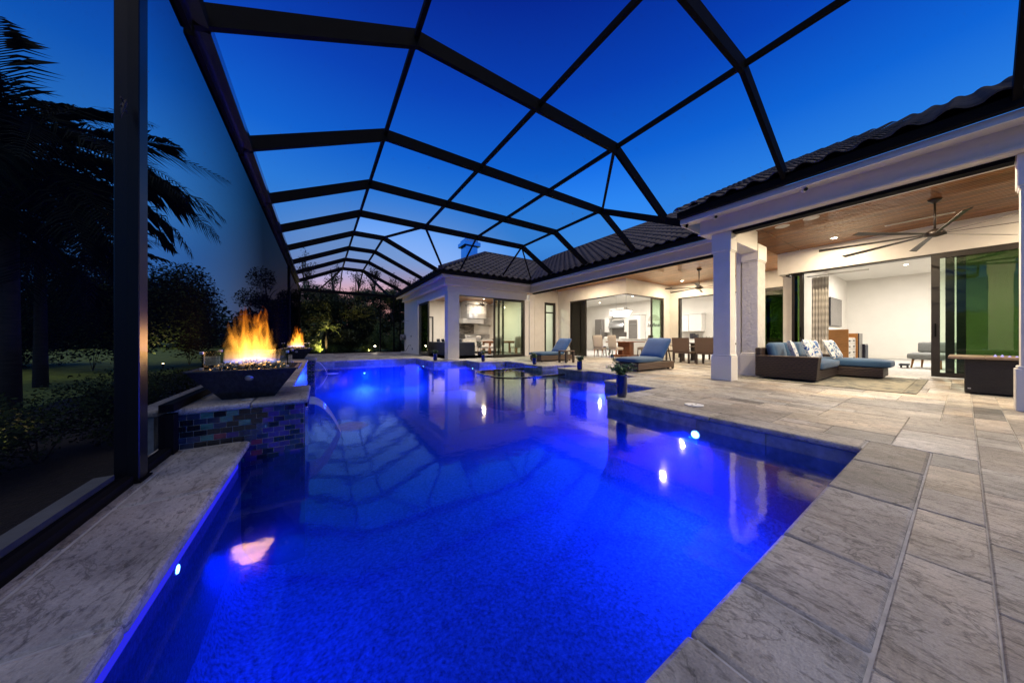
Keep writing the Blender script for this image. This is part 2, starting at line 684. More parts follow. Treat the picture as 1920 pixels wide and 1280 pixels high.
def deckok(i, j):
    x, y = X0 + (i + 0.5) * U, Y0 + (j + 0.5) * U
    if x < -0.9 or inpool(x, y, 0.29):
        return False
    if x < 4.07 and x > -0.93 and y < 0.44 and y > 0.14 and x > -0.6:
        return False
    if x > 11.05 and y > 7.95:
        return False
    if x > 4.65 and y > 12.25:
        return y < 20 and False
    if x > 14.4:
        return False
    return y < 21.6


i1 = int(round((14.47 - X0) / U))
free = {(i, j) for i in range(i0, i1) for j in range(j0, j1) if deckok(i, j) and not (X0 + i * U > 11.85 and Y0 + j * U < 2.9)}
order = sorted(free, key=lambda c: (c[1], c[0]))
SH = [(2, 4), (2, 4), (1, 3), (2, 3), (2, 2), (1, 2), (3, 4), (1, 1)]
SHN = [(3, 1), (4, 1), (3, 1), (2, 1), (4, 2), (1, 1)]
tiles = []
rr = random.Random(5)
for c in order:
    if c not in free:
        continue
    i, j = c
    near = j < 0
    sh = list(SHN if near else SH)
    head = sh[:-1]
    rr.shuffle(head)
    for (a, b) in head + [(1, 1)]:
        cs = [(i + p, j + q) for p in range(a) for q in range(b)]
        if all(k in free for k in cs):
            free -= set(cs)
            tiles.append((X0 + i * U, Y0 + j * U, a, b))
            break
lim = Vector((0.0, 0.0))


def seen(x, y, pad=1.1):
    d = x * 0.546 + y * 0.8377
    l = x * 0.8377 - y * 0.546
    return d > 0.3 and abs(l) < d * 1.74 * pad


def size2(t):
    x, y = t[0] + t[2] * U / 2, t[1] + t[3] * U / 2
    d = max(0.3, x * 0.546 + y * 0.8377)
    return (t[2] * t[3]) / d ** 3 if seen(x, y, 1.25) else 0


tiles.sort(key=lambda t: -size2(t))
PM = {}
rest = MB()
for n, (x, y, a, b) in enumerate(tiles):
    w, l = a * U, b * U
    dz = R.uniform(-0.002, 0.0015)
    if n < 290 and size2((x, y, a, b)) > 0:
        if (a, b) not in PM:
            q = MB()
            q.cbox(0.0025, w - 0.0025, 0.0025, l - 0.0025, -0.03, 0.0, 0.004)
            PM[(a, b)] = q.mesh('paver', PAVER)
        mk('paver', PM[(a, b)], deck, (x, y, dz), (R.uniform(-.002, .002), R.uniform(-.002, .002), 0))
    else:
        g = 0.0025 + R.uniform(0, 0.001)
        rest.box(x + g, x + w - g, y + g, y + l - g, -0.03, dz)
tag(rest.ob('paver', PAVER, deck), kind='stuff')

# left border pavers beside the screen wall
y = -1.5
while y < 3.45:
    L = R.choice([0.5, 0.62, 0.78])
    e = min(y + L, 3.47)
    MB().cbox(-1.12, -0.928, y + 0.004, e - 0.004, -0.03, -0.001, 0.004).ob('border_paver', PAVER, deck)
    y = e

# ------------------------------------------------------------------ the pool shell
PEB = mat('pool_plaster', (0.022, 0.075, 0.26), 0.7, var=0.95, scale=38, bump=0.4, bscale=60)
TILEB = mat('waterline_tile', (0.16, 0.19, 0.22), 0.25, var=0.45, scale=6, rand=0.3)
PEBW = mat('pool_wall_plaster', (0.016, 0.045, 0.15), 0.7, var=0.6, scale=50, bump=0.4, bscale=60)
shell = MB()
walls = MB()
FZ = -1.22
for k in range(len(POOL)):
    (xa, ya), (xb, yb) = POOL[k], POOL[(k + 1) % len(POOL)]
    walls.quad((xb, yb, FZ), (xa, ya, FZ), (xa, ya, -0.05), (xb, yb, -0.05))
px = sorted({p[0] for p in POOL})
py = sorted({p[1] for p in POOL})
for i in range(len(px) - 1):
    for j in range(len(py) - 1):
        if inpool((px[i] + px[i + 1]) / 2, (py[j] + py[j + 1]) / 2):
            shell.quad((px[i], py[j], FZ), (px[i + 1], py[j], FZ), (px[i + 1], py[j + 1], FZ), (px[i], py[j + 1], FZ))
pool = tag(shell.ob('swimming_pool', PEB), kind='structure')
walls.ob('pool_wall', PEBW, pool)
# rounded foot where the walls meet the floor
cv = MB()
rad = 0.34
for k in range(len(POOL)):
    (xa, ya), (xb, yb) = POOL[k], POOL[(k + 1) % len(POOL)]
    L = math.hypot(xb - xa, yb - ya)
    if L < 2.0:
        continue
    tx, ty = (xb - xa) / L, (yb - ya) / L
    nx, ny = -ty, tx
    ring_ = [(rad - rad * math.sin(a), FZ + rad - rad * math.cos(a)) for a in [i_ * math.pi / 12 for i_ in range(7)]]
    vs = []
    for q_, zz in ring_:
        q_ += .002
        zz += .002
        for (x, y) in ((xa + tx * .002, ya + ty * .002), (xb - tx * .002, yb - ty * .002)):
            vs.append((x + nx * q_, y + ny * q_, zz))
    cv.add(vs, [(2 * i_ + 1, 2 * i_, 2 * i_ + 2, 2 * i_ + 3) for i_ in range(6)], True)
cv.ob('pool_cove', PEB, pool)
# raised shelf of the entry bay and spa
sh = MB()
sh.box(5.2, 6.36, 4.26, 6.7, FZ + 0.01, -0.55)
sh.box(4.4, 6.36, 6.9, 8.6, FZ + 0.01, -0.75)
sh.box(5.2, 6.36, 8.7, 10.22, FZ + 0.01, -0.55)
sh.box(6.19, 7.15, 6.86, 7.62, FZ + 0.012, -0.45)
sh.ob('entry_step', PEB, pool)
# spa wall: rounded plan, its rim just under the film of water that spills over it
rim = MB()
pl = []
for a in range(0, 91, 10):
    pl.append((4.75 - 0.65 * math.sin(math.radians(a)), 7.25 - 0.65 * math.cos(math.radians(a))))
path = [(6.30, 6.60), (5.4, 6.6)] + pl + [(4.10, 7.9)]
for a in range(0, 91, 10):
    path.append((4.75 - 0.65 * math.cos(math.radians(a)), 8.1 + 0.65 * math.sin(math.radians(a))))
path += [(5.4, 8.75), (6.16, 8.75)]
for k in range(len(path) - 1):
    a, b = Vector((*path[k], -0.60)), Vector((*path[k + 1], -0.60))
    rim.bar(a, b, 0.13, 0.90)
SPA = mat('dark_spa_tile', (0.012, 0.013, 0.016), 0.2, var=0.3)
rim.ob('spa_wall', SPA, pool)

# waterline tiles on every wall
TM = {}


def wl(x0, y0, x1, y1, nx, ny, top=-0.055):
    L = math.hypot(x1 - x0, y1 - y0)
    n = max(1, round(L / 0.58))
    for k in range(n):
        a, b = k / n, (k + 1) / n
        xa, ya = x0 + (x1 - x0) * a, y0 + (y1 - y0) * a
        xb, yb = x0 + (x1 - x0) * b, y0 + (y1 - y0) * b
        dx, dy = (x1 - x0) / L * 0.002, (y1 - y0) / L * 0.002
        MB().box(xa + dx - nx * .001, xb - dx + nx * 0.012, ya + dy - ny * .001, yb - dy + ny * 0.012, -0.36, top).ob('waterline_tile', TILEB, pool)


for k in range(len(POOL)):
    (xa, ya), (xb, yb) = POOL[k], POOL[(k + 1) % len(POOL)]
    L = math.hypot(xb - xa, yb - ya)
    nx, ny = -(yb - ya) / L, (xb - xa) / L
    if k == len(POOL) - 1:
        continue
    wl(xa, ya, xb, yb, nx, ny)
LEFTT = mat('pale_waterline_tile', (0.55, 0.56, 0.62), 0.3, var=0.1, scale=8)
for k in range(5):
    MB().box(-0.586, -0.570, 0.45 + k * .57, 0.45 + (k + 1) * .57 - .003, WZ - .004, WZ + .080).ob('glow_band', emis('blue_glow_band', (0.03, 0.03, 1.0), .8), pool)  # emission stands in for blue pool light on the wall; no lamp strip
MB().box(-0.586, -0.29, 4.45, 9.96, -0.9, 0.28).ob('raised_wall', TILEB, pool)
MB().box(-0.586, -0.570, 10.95, 14.03, -0.36, -0.055).ob('waterline_strip', LEFTT, pool)

# coping stones with a rounded nose, overhanging the water by 25 mm
CM = {}


def cope(x0, x1, y0, y1, z0=-0.055, z1=0.002, parent=pool, nm='coping_stone', c=0.016, m=None):
    MB().cbox(x0 + .002, x1 - .002, y0 + .002, y1 - .002, z0, z1, c, 2).ob(nm, m or COPE, parent)


def run(x0, x1, y0, y1, axis, L=0.62, **kw):
    a, b = (x0, x1) if axis == 'x' else (y0, y1)
    n = max(1, round((b - a) / L))
    for k in range(n):
        p, q = a + (b - a) * k / n, a + (b - a) * (k + 1) / n
        if axis == 'x':
            cope(p, q, y0, y1, **kw)
        else:
            cope(x0, x1, p, q, **kw)


o = 0.025
# near edge: stones cut to the joints seen in the photograph
xs = [-0.9, -0.3, 0.30, 0.95, 1.32, 1.80, 2.62, 3.35, 4.066]
for a, b in zip(xs, xs[1:]):
    cope(a, b, 0.142, 0.44 + o)
run(3.77 - o, 4.07, 0.467, 2.74, 'y', 1.05)
run(3.77 - o, 5.47, 2.742, 3.04 + o, 'x', 0.9)
run(5.17 - o, 5.47, 3.067, 3.94, 'y')
run(5.17 - o, 6.67, 3.942, 4.24 + o, 'x')
run(6.37 - o, 6.67, 4.267, 5.84 - o, 'y')
run(6.17 - o, 6.67, 5.84 - o + .001, 6.14, 'x')
run(6.17 - o, 6.47, 6.142, 6.54, 'y')
run(6.17 - o, 7.47, 6.542, 6.84 + o, 'x')
run(7.17 - o, 7.47, 6.867, 7.61, 'y')
run(6.17 - o, 7.47, 7.612, 7.94, 'x')
run(6.17 - o, 6.47, 7.942, 8.34, 'y')
run(6.17 - o, 6.67, 8.342, 8.64 + o, 'x')
run(6.37 - o, 6.67, 8.667, 10.21, 'y')
run(5.17 - o, 6.67, 10.212, 10.54, 'x')
run(5.17 - o, 5.47, 10.542, 11.41, 'y')
run(3.77 - o, 5.47, 11.412, 11.74, 'x')
run(3.77 - o, 4.07, 11.742, 14.0, 'y')
run(-0.9, 4.07, 14.015, 14.34, 'x')
run(-0.92, -0.515, 0.467, 3.46, 'y', 0.98, c=0.02)
run(-0.92, -0.515, 10.95, 14.012, 'y')

# ------------------------------------------------------------------ water
VD = 0.12
wm = bpy.data.materials.new('pool_water')
wm.use_nodes = True
t = wm.node_tree
t.nodes.clear()
tr = N(t, 'ShaderNodeBsdfTransparent')
tr.inputs[0].default_value = (0.55, 0.80, 0.97, 1)
gl = N(t, 'ShaderNodeBsdfGlossy')
gl.inputs['Roughness'].default_value = 0.055
gl.inputs[0].default_value = (0.95, 0.95, 0.95, 1)
fr = N(t, 'ShaderNodeFresnel')
fr.inputs[0].default_value = 1.40
mx = N(t, 'ShaderNodeMixShader')
oo = N(t, 'ShaderNodeOutputMaterial')
g = N(t, 'ShaderNodeNewGeometry')
n1 = N(t, 'ShaderNodeTexNoise')
n1.inputs['Scale'].default_value = 5.0
n1.inputs['Detail'].default_value = 4
bp = N(t, 'ShaderNodeBump')
bp.inputs['Strength'].default_value = 0.06
bp.inputs['Distance'].default_value = 0.03
t.links.new(g.outputs['Position'], n1.inputs['Vector'])
t.links.new(n1.outputs[0], bp.inputs['Height'])
t.links.new(bp.outputs[0], gl.inputs['Normal'])
t.links.new(fr.outputs[0], mx.inputs[0])
t.links.new(tr.outputs[0], mx.inputs[1])
t.links.new(gl.outputs[0], mx.inputs[2])
t.links.new(mx.outputs[0], oo.inputs[0])
# the water is a body: mirror-like skin on top, lit haze inside
body = bpy.data.materials.new('pool_water_side')
body.use_nodes = True
tb = body.node_tree
tb.nodes.clear()
trb = N(tb, 'ShaderNodeBsdfTransparent')
ob_ = N(tb, 'ShaderNodeOutputMaterial')
tb.links.new(trb.outputs[0], ob_.inputs[0])
for tt_, o_ in ((t, oo), (tb, ob_)):
    vs_ = N(tt_, 'ShaderNodeVolumeScatter')
    vs_.inputs['Color'].default_value = (0.02, 0.25, 1.0, 1)
    vs_.inputs['Density'].default_value = VD
    vs_.inputs['Anisotropy'].default_value = 0.3
    if VD > 0:
        tt_.links.new(vs_.outputs[0], o_.inputs['Volume'])
wb = MB()
bz = FZ + 0.004
ins = 0.003
for i in range(len(px) - 1):
    for j in range(len(py) - 1):
        if inpool((px[i] + px[i + 1]) / 2, (py[j] + py[j + 1]) / 2):
            wb.quad((px[i], py[j], WZ), (px[i + 1], py[j], WZ), (px[i + 1], py[j + 1], WZ), (px[i], py[j + 1], WZ))
            wb.quad((px[i], py[j + 1], bz), (px[i + 1], py[j + 1], bz), (px[i + 1], py[j], bz), (px[i], py[j], bz))
ntop = len(wb.f)
for k in range(len(POOL)):
    (xa, ya), (xb, yb) = POOL[k], POOL[(k + 1) % len(POOL)]
    xs_ = sorted({p for p in px if min(xa, xb) <= p <= max(xa, xb)}, reverse=xb < xa)
    ys_ = sorted({p for p in py if min(ya, yb) <= p <= max(ya, yb)}, reverse=yb < ya)
    seq = [(x, ya) for x in xs_] if ya == yb else [(xa, y) for y in ys_]
    for (p, q_) in zip(seq, seq[1:]):
        wb.quad((*p, bz), (*q_, bz), (*q_, WZ), (*p, WZ))
me = wb.mesh('pool_water', wm)
me.materials.append(body)
for k, pgn in enumerate(me.polygons):
    pgn.material_index = 0 if k < ntop and k % 2 == 0 else 1
bm = bmesh.new()
bm.from_mesh(me)
bmesh.ops.remove_doubles(bm, verts=bm.verts[:], dist=1e-4)
cxm, cym = 1.6, 7.24
# keep the body a hair inside the shell
for v in bm.verts:
    inw = [(dx, dy) for dx in (-1, 1) for dy in (-1, 1) if inpool(v.co.x + dx * .01, v.co.y + dy * .01)]
    v.co.x += ins * max(-1, min(1, sum(d[0] for d in inw)))
    v.co.y += ins * max(-1, min(1, sum(d[1] for d in inw)))
bm.to_mesh(me)
bm.free()
tag(mk('water', me), kind='structure')

# underwater lights: fixture + lamp just in front of the lens
BLUE = (0.010, 0.038, 1.0)
LENS = emis('pool_light_lens', (0.25, 0.55, 1.0), 14.0)
FIX = mat('white_light_ring', (0.6, 0.62, 0.66), 0.35)


def ulight(x, y, z, nx, ny, pw, label, k=0.5):
    th = thing('underwater_light', label, 'pool light', (x, y, z), 'underwater lights of the pool')
    ang = math.atan2(ny, nx)
    for nm, r, d0, d1, m in (('light_ring', 0.075 * k, -0.01, 0.018 * k, FIX), ('lens', 0.058 * k, 0.018 * k, 0.028 * k, LENS)):
        q = MB()
        q.lathe([(r, d0), (r, d1)], n=20)
        ob = q.ob(nm, m, th, (0, 0, 0))
        ob.rotation_euler = (0, math.pi / 2, ang)
    if pw < 60:
        return
    v = Vector((nx * .82, ny * .82, -.57))
    lamp('SPOT', 'pool_lamp', (x + nx * 0.10, y + ny * 0.10, z - 0.02), pw, BLUE, th, 0.05, v.to_track_quat('-Z', 'Y').to_euler(), math.radians(150), .9)


PW = 1750
ulight(3.758, 1.75, WZ - 0.07, -1, 0, PW * .5, 'bright underwater light in the right pool wall nearest the camera', .7)
ulight(5.158, 3.62, WZ - 0.12, -1, 0, PW * .5, 'underwater light in the short wall behind the tall blue vase')
ulight(6.358, 5.0, WZ - 0.12, -1, 0, PW * .35, 'underwater light in front of the nearer blue lounger')
ulight(6.9, 7.628, WZ - 0.12, 0, -1, PW * .2, 'underwater light inside the narrow entry notch of the spa')
ulight(6.358, 9.5, WZ - 0.12, -1, 0, PW * .35, 'underwater light in front of the farther blue lounger')
ulight(5.158, 10.8, WZ - 0.12, -1, 0, PW * .5, 'underwater light below the second blue pot by the wing doors')
ulight(3.758, 12.8, WZ - 0.12, -1, 0, PW * 1.3, 'underwater light in the far right wall near the wing corner column')
ulight(-0.584, 2.08, WZ - 0.045, 1, 0, PW * 0.08, 'small underwater light in the left wall below the pale coping', .32)
ulight(1.6, 14.025, WZ - 0.4, 0, -1, PW * 1.5, 'underwater light in the far end wall')

# ------------------------------------------------------------------ tiled fire pedestals
GT = [mat('glass_tile_dark', (0.008, 0.011, 0.017), 0.12, var=0.5, scale=9, coat=0.6), mat('glass_tile_green', (0.05, 0.16, 0.13), 0.12, var=0.6, scale=14, stretch=(1, 1, 5), coat=0.6),
      mat('glass_tile_magenta', (0.11, 0.02, 0.08), 0.12, var=0.5, scale=8, coat=0.6, col2=(0.26, 0.06, 0.07)), mat('glass_tile_gold', (0.20, 0.07, 0.06), 0.12, var=0.4, scale=9, coat=0.6, col2=(0.36, 0.18, 0.06)),
      mat('glass_tile_violet', (0.05, 0.03, 0.16), 0.12, var=0.4, scale=9, coat=0.6), mat('glass_tile_navy', (0.02, 0.035, 0.075), 0.12, var=0.5, scale=9, coat=0.6)]
PALEG = mat('pale_grout', (0.60, 0.60, 0.60), 0.9, var=0.1)
CH = 0.33


def pedestal(y0, y1, label, ntx):
    th = thing('fire_pedestal', label, 'pedestal', (-0.55, (y0 + y1) / 2, 0), 'tiled fire pedestals at the pool edge')
    xa, xb = -1.0, -0.13
    MB().box(xa, xb, y0 + 0.03, y1 - 0.03, -.14, CH - 0.05).ob('core', PALEG, th)
    MB().box(xa, xb + .007, y0 + 0.023, y1 - 0.023, -1.21, -.141).ob('footing', GT[5], th)
    TW, THh = 0.080, 0.0475
    mm = {}
    for face in (0, 1):
        L = (xb - xa) if face == 0 else (y1 - y0 - 0.06)
        rows = 10
        for r in range(rows):
            z1 = CH - 0.053 - r * THh
            off = (r % 2) * TW / 2
            k = -off
            while k < L - 0.005:
                a, b = max(0, k), min(L, k + TW)
                k += TW
                if b - a < 0.01:
                    continue
                if face == 1 and r > 8:
                    continue
                u = (a + b) / 2 / L
                p = R.random()
                m = 0
                if face == 0:
                    if u > 0.62:
                        m = 4 if p < 0.45 else (5 if p < 0.7 else 0)
                    elif u > 0.22:
                        m = [0, 0, 1, 1, 2, 0, 5, 0, 1, 0, 4, 0, 5, 1, 3, 0, 0, 2, 0, 1][int(p * 20)]
                    else:
                        m = 0 if p < .7 else 5
                else:
                    m = 5 if p < .6 else 4
                g = 0.0016
                key = (face, round(b - a, 3), m)
                if key not in mm:
                    q = MB()
                    if face == 0:
                        q.cbox(g, b - a - g, 0, 0.008, g - THh, -g, 0.0015)
                    else:
                        q.cbox(-0.008, 0, g, b - a - g, g - THh, -g, 0.0015)
                    mm[key] = q.mesh('glass_tile', GT[m])
                bx = BASE[th.name]
                pos = (xa + a, y0 + 0.022, z1) if face == 0 else (xb + 0.008, y0 + 0.03 + a, z1)
                mk('glass_tile', mm[key], th, (pos[0] - bx[0], pos[1] - bx[1], pos[2] - bx[2]), (R.uniform(-.03, .03), 0, R.uniform(-.03, .03)) if face == 0 else None)
    xm = -0.52
    for (a, b, c, d) in ((-1.03, xm, y0, (y0 + y1) / 2), (xm, -0.095, y0, (y0 + y1) / 2), (-1.03, -0.60, (y0 + y1) / 2, y1), (-0.60, -0.095, (y0 + y1) / 2, y1)):
        MB().cbox(a + .0015, b - .0015, c + .0015, d - .0015, CH - 0.05, CH, 0.018, 2).ob('cap_stone', COPE, th)
    # slot of the water spout
    MB().box(xb + 0.008, xb + 0.02, y0 + 0.25, y1 - 0.25, 0.20, 0.235).ob('spout_lip', BRONZE, th)
    return th


pedestal(3.47, 4.43, 'tiled pedestal with stone cap under the nearer fire bowl', 11)
pedestal(10.0, 10.96, 'tiled pedestal with stone cap under the far fire bowl', 11)
# raised stone curb between the pedestals and stone ledge outside the screen
cw = thing('raised_curb', 'raised stone-capped wall along the pool between the two fire pedestals', 'wall', (-0.6, 7.2, 0))
MB().box(-0.98, -0.31, 4.44, 9.99, -0.1, CH - 0.05).ob('core', TILEB, cw)
for k in range(8):
    MB().cbox(-0.99, -0.275, 4.435 + k * 0.695 + .002, 4.435 + (k + 1) * 0.695 - .002, CH - 0.05, CH, 0.016, 2).ob('cap_stone', COPE, cw)
lw = thing('garden_ledge', 'low stone-capped garden ledge outside the screen beside the nearer fire pedestal', 'wall', (-1.4, 5.5, 0))
MB().box(-1.25, -1.14, 3.62, 11, -0.4, CH - 0.07).ob('core', TILEB, lw)
for k in range(9):
    MB().cbox(-1.28, -1.11, 3.6 + k * 0.82, 3.6 + (k + 1) * 0.82 - .006, CH - 0.07, CH - 0.015, 0.014, 2).ob('cap_stone', COPE, lw)

# ================================================================== screen enclosure (pool cage)
cage = thing('screen_enclosure', 'dark bronze pool cage with arched beams and insect screens over the pool', 'pool enclosure', (-0.99, 10, 0))
XL = -0.99
EZ = 3.80            # eave of the tall left wall
TZ = 4.70            # flat top
FY = [-0.33, 1.69, 3.80, 5.90, 7.98, 10.00, 12.0, 14.1, 16.2, 18.4]
YE = 21.2


def beam(pts, w=0.06, h=0.24, name='roof_beam', m=BRONZE):
    q = MB()
    P = [Vector(p) for p in pts]
    # mitred polyline in one piece
    vs = []
    for i, p in enumerate(P):
        d0 = (P[i] - P[i - 1]).normalized() if i else (P[1] - P[0]).normalized()
        d1 = (P[i + 1] - P[i]).normalized() if i < len(P) - 1 else d0
        d = (d0 + d1).normalized()
        sd = Vector((0, 1, 0))
        u = sd.cross(d).normalized()
        if u.z < 0:
            u = -u
        k = 1 / max(0.5, d.dot(d1))
        for a, b in ((-1, -1), (1, -1), (1, 1), (-1, 1)):
            vs.append(p + sd * (w / 2 * a) + u * (h / 2 * b * k))
    n = len(P)
    fs = [(0, 1, 2, 3), (4 * n - 1, 4 * n - 2, 4 * n - 3, 4 * n - 4)]
    for i in range(n - 1):
        for k in range(4):
            fs.append((4 * i + k, 4 * i + (k + 1) % 4, 4 * i + 4 + (k + 1) % 4, 4 * i + 4 + k))
    q.add(vs, fs)
    return q.ob(name, m, cage)


P1X = 1.02
for i, y in enumerate(FY):
    if i <= 2:
        pts = [(XL, y, EZ), (P1X, y, TZ), (4.95, y, TZ), (6.72, y, 3.70)]
    elif i <= 5:
        pts = [(XL, y, EZ), (P1X, y, TZ), (7.03, y, TZ), (8.72, y, 3.72)]
    else:
        pts = [(XL, y, EZ), (P1X, y, TZ), (2.02, y, TZ), (4.22, y, 3.70)]
    h = 0.20 if i < 6 else 0.175
    beam(pts, h=h)


def purlin(a, b, w=0.055, h=0.075, name='purlin'):
    MB().bar(a, b, w, h).ob(name, BRONZE, cage)


z = TZ + 0.02
for (xp, i0_, i1_) in ((P1X, 0, 9), (3.0, 0, 5), (4.95, 0, 5)):
    for k in range(i0_, i1_):
        purlin((xp, FY[k] + .03, z), (xp, FY[k + 1] - .03, z))
for k in (3, 4):
    purlin((7.03, FY[k] + .03, z), (7.03, FY[k + 1] - .03, z))
for k in (6, 7, 8):
    purlin((2.02, FY[k] + .03, z), (2.02, FY[k + 1] - .03, z))
purlin((4.95, FY[2] + .03, z), (7.03, FY[3] - .03, z))
purlin((3.0, FY[5] + .03, z), (2.02, FY[6] - .03, z))
purlin((3.0, FY[5] + .03, z), (4.18, 11.62, 3.80))
purlin((4.95, FY[5] + .03, z), (4.95, 11.55, 3.82), 0.045, 0.06)
purlin((7.03, FY[5] + .03, z), (7.03, 11.55, 3.82), 0.045, 0.06)
purlin((7.03, FY[5] + .05, z - .02), (8.66, 11.58, 3.80), 0.045, 0.06)
purlin((7.03, FY[3] - .02, z - .03), (7.0, 3.42, 3.50), 0.06, 0.16, 'hip_beam')
# end wall: hips, top beam, posts
purlin((P1X, FY[9], TZ), (XL + 0.9, YE, EZ), 0.05, 0.07)
purlin((P1X, FY[9] + .03, z), (P1X, YE, EZ))
purlin((2.02, FY[9] + .03, z), (2.02, YE, EZ))
purlin((2.02, FY[9], TZ), (3.9, YE, EZ - .02), 0.05, 0.16, 'hip_beam')
purlin((XL, FY[9], EZ), (XL, YE, EZ), 0.07, 0.16)
MB().bar((XL, YE, EZ - 0.03), (4.62, YE, EZ - 0.03), 0.06, 0.20).ob('end_beam', BRONZE, cage)
MB().bar((4.2, 20.05, 3.55), (4.65, 20.05, 3.55), 0.05, 0.12).ob('end_beam', BRONZE, cage)
for xp in (XL, 3.36, 4.22, 4.62):
    MB().box(xp - .04, xp + .04, YE - .04, YE + .04, 0, EZ - .13).ob('post', BRONZE, cage)
MB().box(XL, 4.6, YE - .02, YE + .02, 0.0, 0.06).ob('base_rail', BRONZE, cage)
# left wall: gutter beam along its top, two posts, base rail stepping over the pedestal walls
for k in range(len(FY) - 1):
    MB().box(XL - 0.04, XL + 0.03, FY[k] + .031, FY[k + 1] - .031, EZ - 0.15, EZ + 0.02).ob('eave_beam', BRONZE, cage)
    MB().box(XL + 0.031, XL + 0.14, FY[k] + .032, FY[k + 1] - .032, EZ - 0.07, EZ + 0.04).ob('eave_gutter', GUTTER, cage)
MB().cbox(-1.055, -0.951, 2.83, 2.94, 0, EZ - .02, 0.004).ob('post', SATIN, cage)
MB().cbox(-1.075, -0.935, 2.81, 2.96, 0, 0.012, 0.003).ob('post_foot', BRONZE, cage)
MB().cbox(-1.04, -0.95, 14.05, 14.15, 0, EZ - .02, 0.004).ob('post', BRONZE, cage)
MB().box(-1.035, -0.955, 3.36, 3.455, 0, CH - .02).ob('post', BRONZE, cage)
MB().box(-1.03, -0.965, -1.5, 2.80, 0, 0.055).ob('base_rail', BRONZE, cage)
MB().box(-1.03, -0.965, 2.965, 3.36, 0, 0.055).ob('base_rail', BRONZE, cage)
MB().box(-1.11, -1.032, -1.5, 2.78, 0.0, 0.085).ob('sill_curb', mat('sill_concrete', (0.13, 0.135, 0.13), 0.8, var=0.2, bump=0.2), cage)
MB().box(-1.035, -0.955, 3.36, 14.05, CH + .001, CH + 0.06).ob('base_rail', BRONZE, cage)
MB().box(-1.035, -0.955, 14.15, YE - .04, 0.0, 0.06).ob('base_rail', BRONZE, cage)


def scr(a, b, c, d, m=SCREEN):
    MB().quad(a, b, c, d).ob('screen_panel', m, cage)


xw = -1.0
scr((xw, -1.5, .06), (xw, 2.83, .06), (xw, 2.83, EZ - .15), (xw, -1.5, EZ - .15))
scr((xw, 2.94, .06), (xw, 14.05, .06), (xw, 14.05, EZ - .15), (xw, 2.94, EZ - .15))
scr((xw, 14.15, .06), (xw, YE - .04, .06), (xw, YE - .04, EZ - .15), (xw, 14.15, EZ - .15))
zs = TZ + 0.065
for k in range(len(FY) - 1):
    a, b = FY[k] + .03, FY[k + 1] - .03
    scr((XL, a, EZ + .05), (P1X, a, zs), (P1X, b, zs), (XL, b, EZ + .05), ROOFSCREEN)
    if k <= 1:
        scr((P1X, a, zs), (4.95, a, zs), (4.95, b, zs), (P1X, b, zs), ROOFSCREEN)
        scr((4.95, a, zs), (6.72, a, 3.74), (6.72, b, 3.74), (4.95, b, zs), ROOFSCREEN)
    elif k <= 4:
        scr((P1X, a, zs), (4.95, a, zs), (4.95, b, zs), (P1X, b, zs), ROOFSCREEN)
        if k > 2:
            scr((4.95, a, zs), (7.03, a, zs), (7.03, b, zs), (4.95, b, zs), ROOFSCREEN)
            scr((7.03, a, zs), (8.72, a, 3.76), (8.72, b, 3.76), (7.03, b, zs), ROOFSCREEN)
    elif k >= 6:
        scr((P1X, a, zs), (2.02, a, zs), (2.02, b, zs), (P1X, b, zs), ROOFSCREEN)
        scr((2.02, a, zs), (4.22, a, 3.74), (4.22, b, 3.74), (2.02, b, zs), ROOFSCREEN)
scr((XL, YE, .05), (4.6, YE, .05), (4.6, YE, EZ - .13), (XL, YE, EZ - .13))

# ================================================================== the house
house = thing('house', 'white stucco house with dark tiled roofs and open lanai lit from inside', 'house', (11, 8, 0))


def hp(name, m, *boxes, c=0, parent=None):
    q = MB()
    for bx in boxes:
        if c:
            q.cbox(*bx, c)
        else:
            q.box(*bx)
    return q.ob(name, m, parent or house)


DH = 2.86            # door head
CZ = 3.50            # porch ceilings
XN = 7.30            # front of the near porch
XF = 8.90            # front of the far porch


def column(x0, x1, y0, y1, top, m=WHITE, base=0.56, cap=2.80):
    q = MB()
    q.box(x0 + .025, x1 - .025, y0 + .025, y1 - .025, 0.0, top)
    c = q.ob('column', m, house)
    MB().cbox(x0 - .01, x1 + .01, y0 - .01, y1 + .01, 0.0, base - .035, 0.006).ob('column_base', PAINT, c)
    MB().cbox(x0 + .003, x1 - .003, y0 + .003, y1 - .003, base - .034, base, 0.008).ob('base_moulding', PAINT, c)
    MB().cbox(x0, x1, y0, y1, cap, top - .001, 0.008).ob('column_capital', PAINT, c)
    MB().cbox(x0 + .012, x1 - .012, y0 + .012, y1 - .012, cap - .03, cap - .001, 0.006).ob('capital_moulding', PAINT, c)
    return c


column(XN, XN + .31, 2.70, 3.07, 3.199)
column(8.77, 9.31, 2.68, 3.04, 3.18, STUCCO)
column(XN - .02, XN + .26, -0.78, -0.36, 3.199)
hp('pilaster', PAINT, (8.80, 8.98, 3.052, 3.14, 0, 3.1))
hp('lintel', PAINT, (XN + .312, 8.768, 2.70, 3.03, 3.0, 3.46))
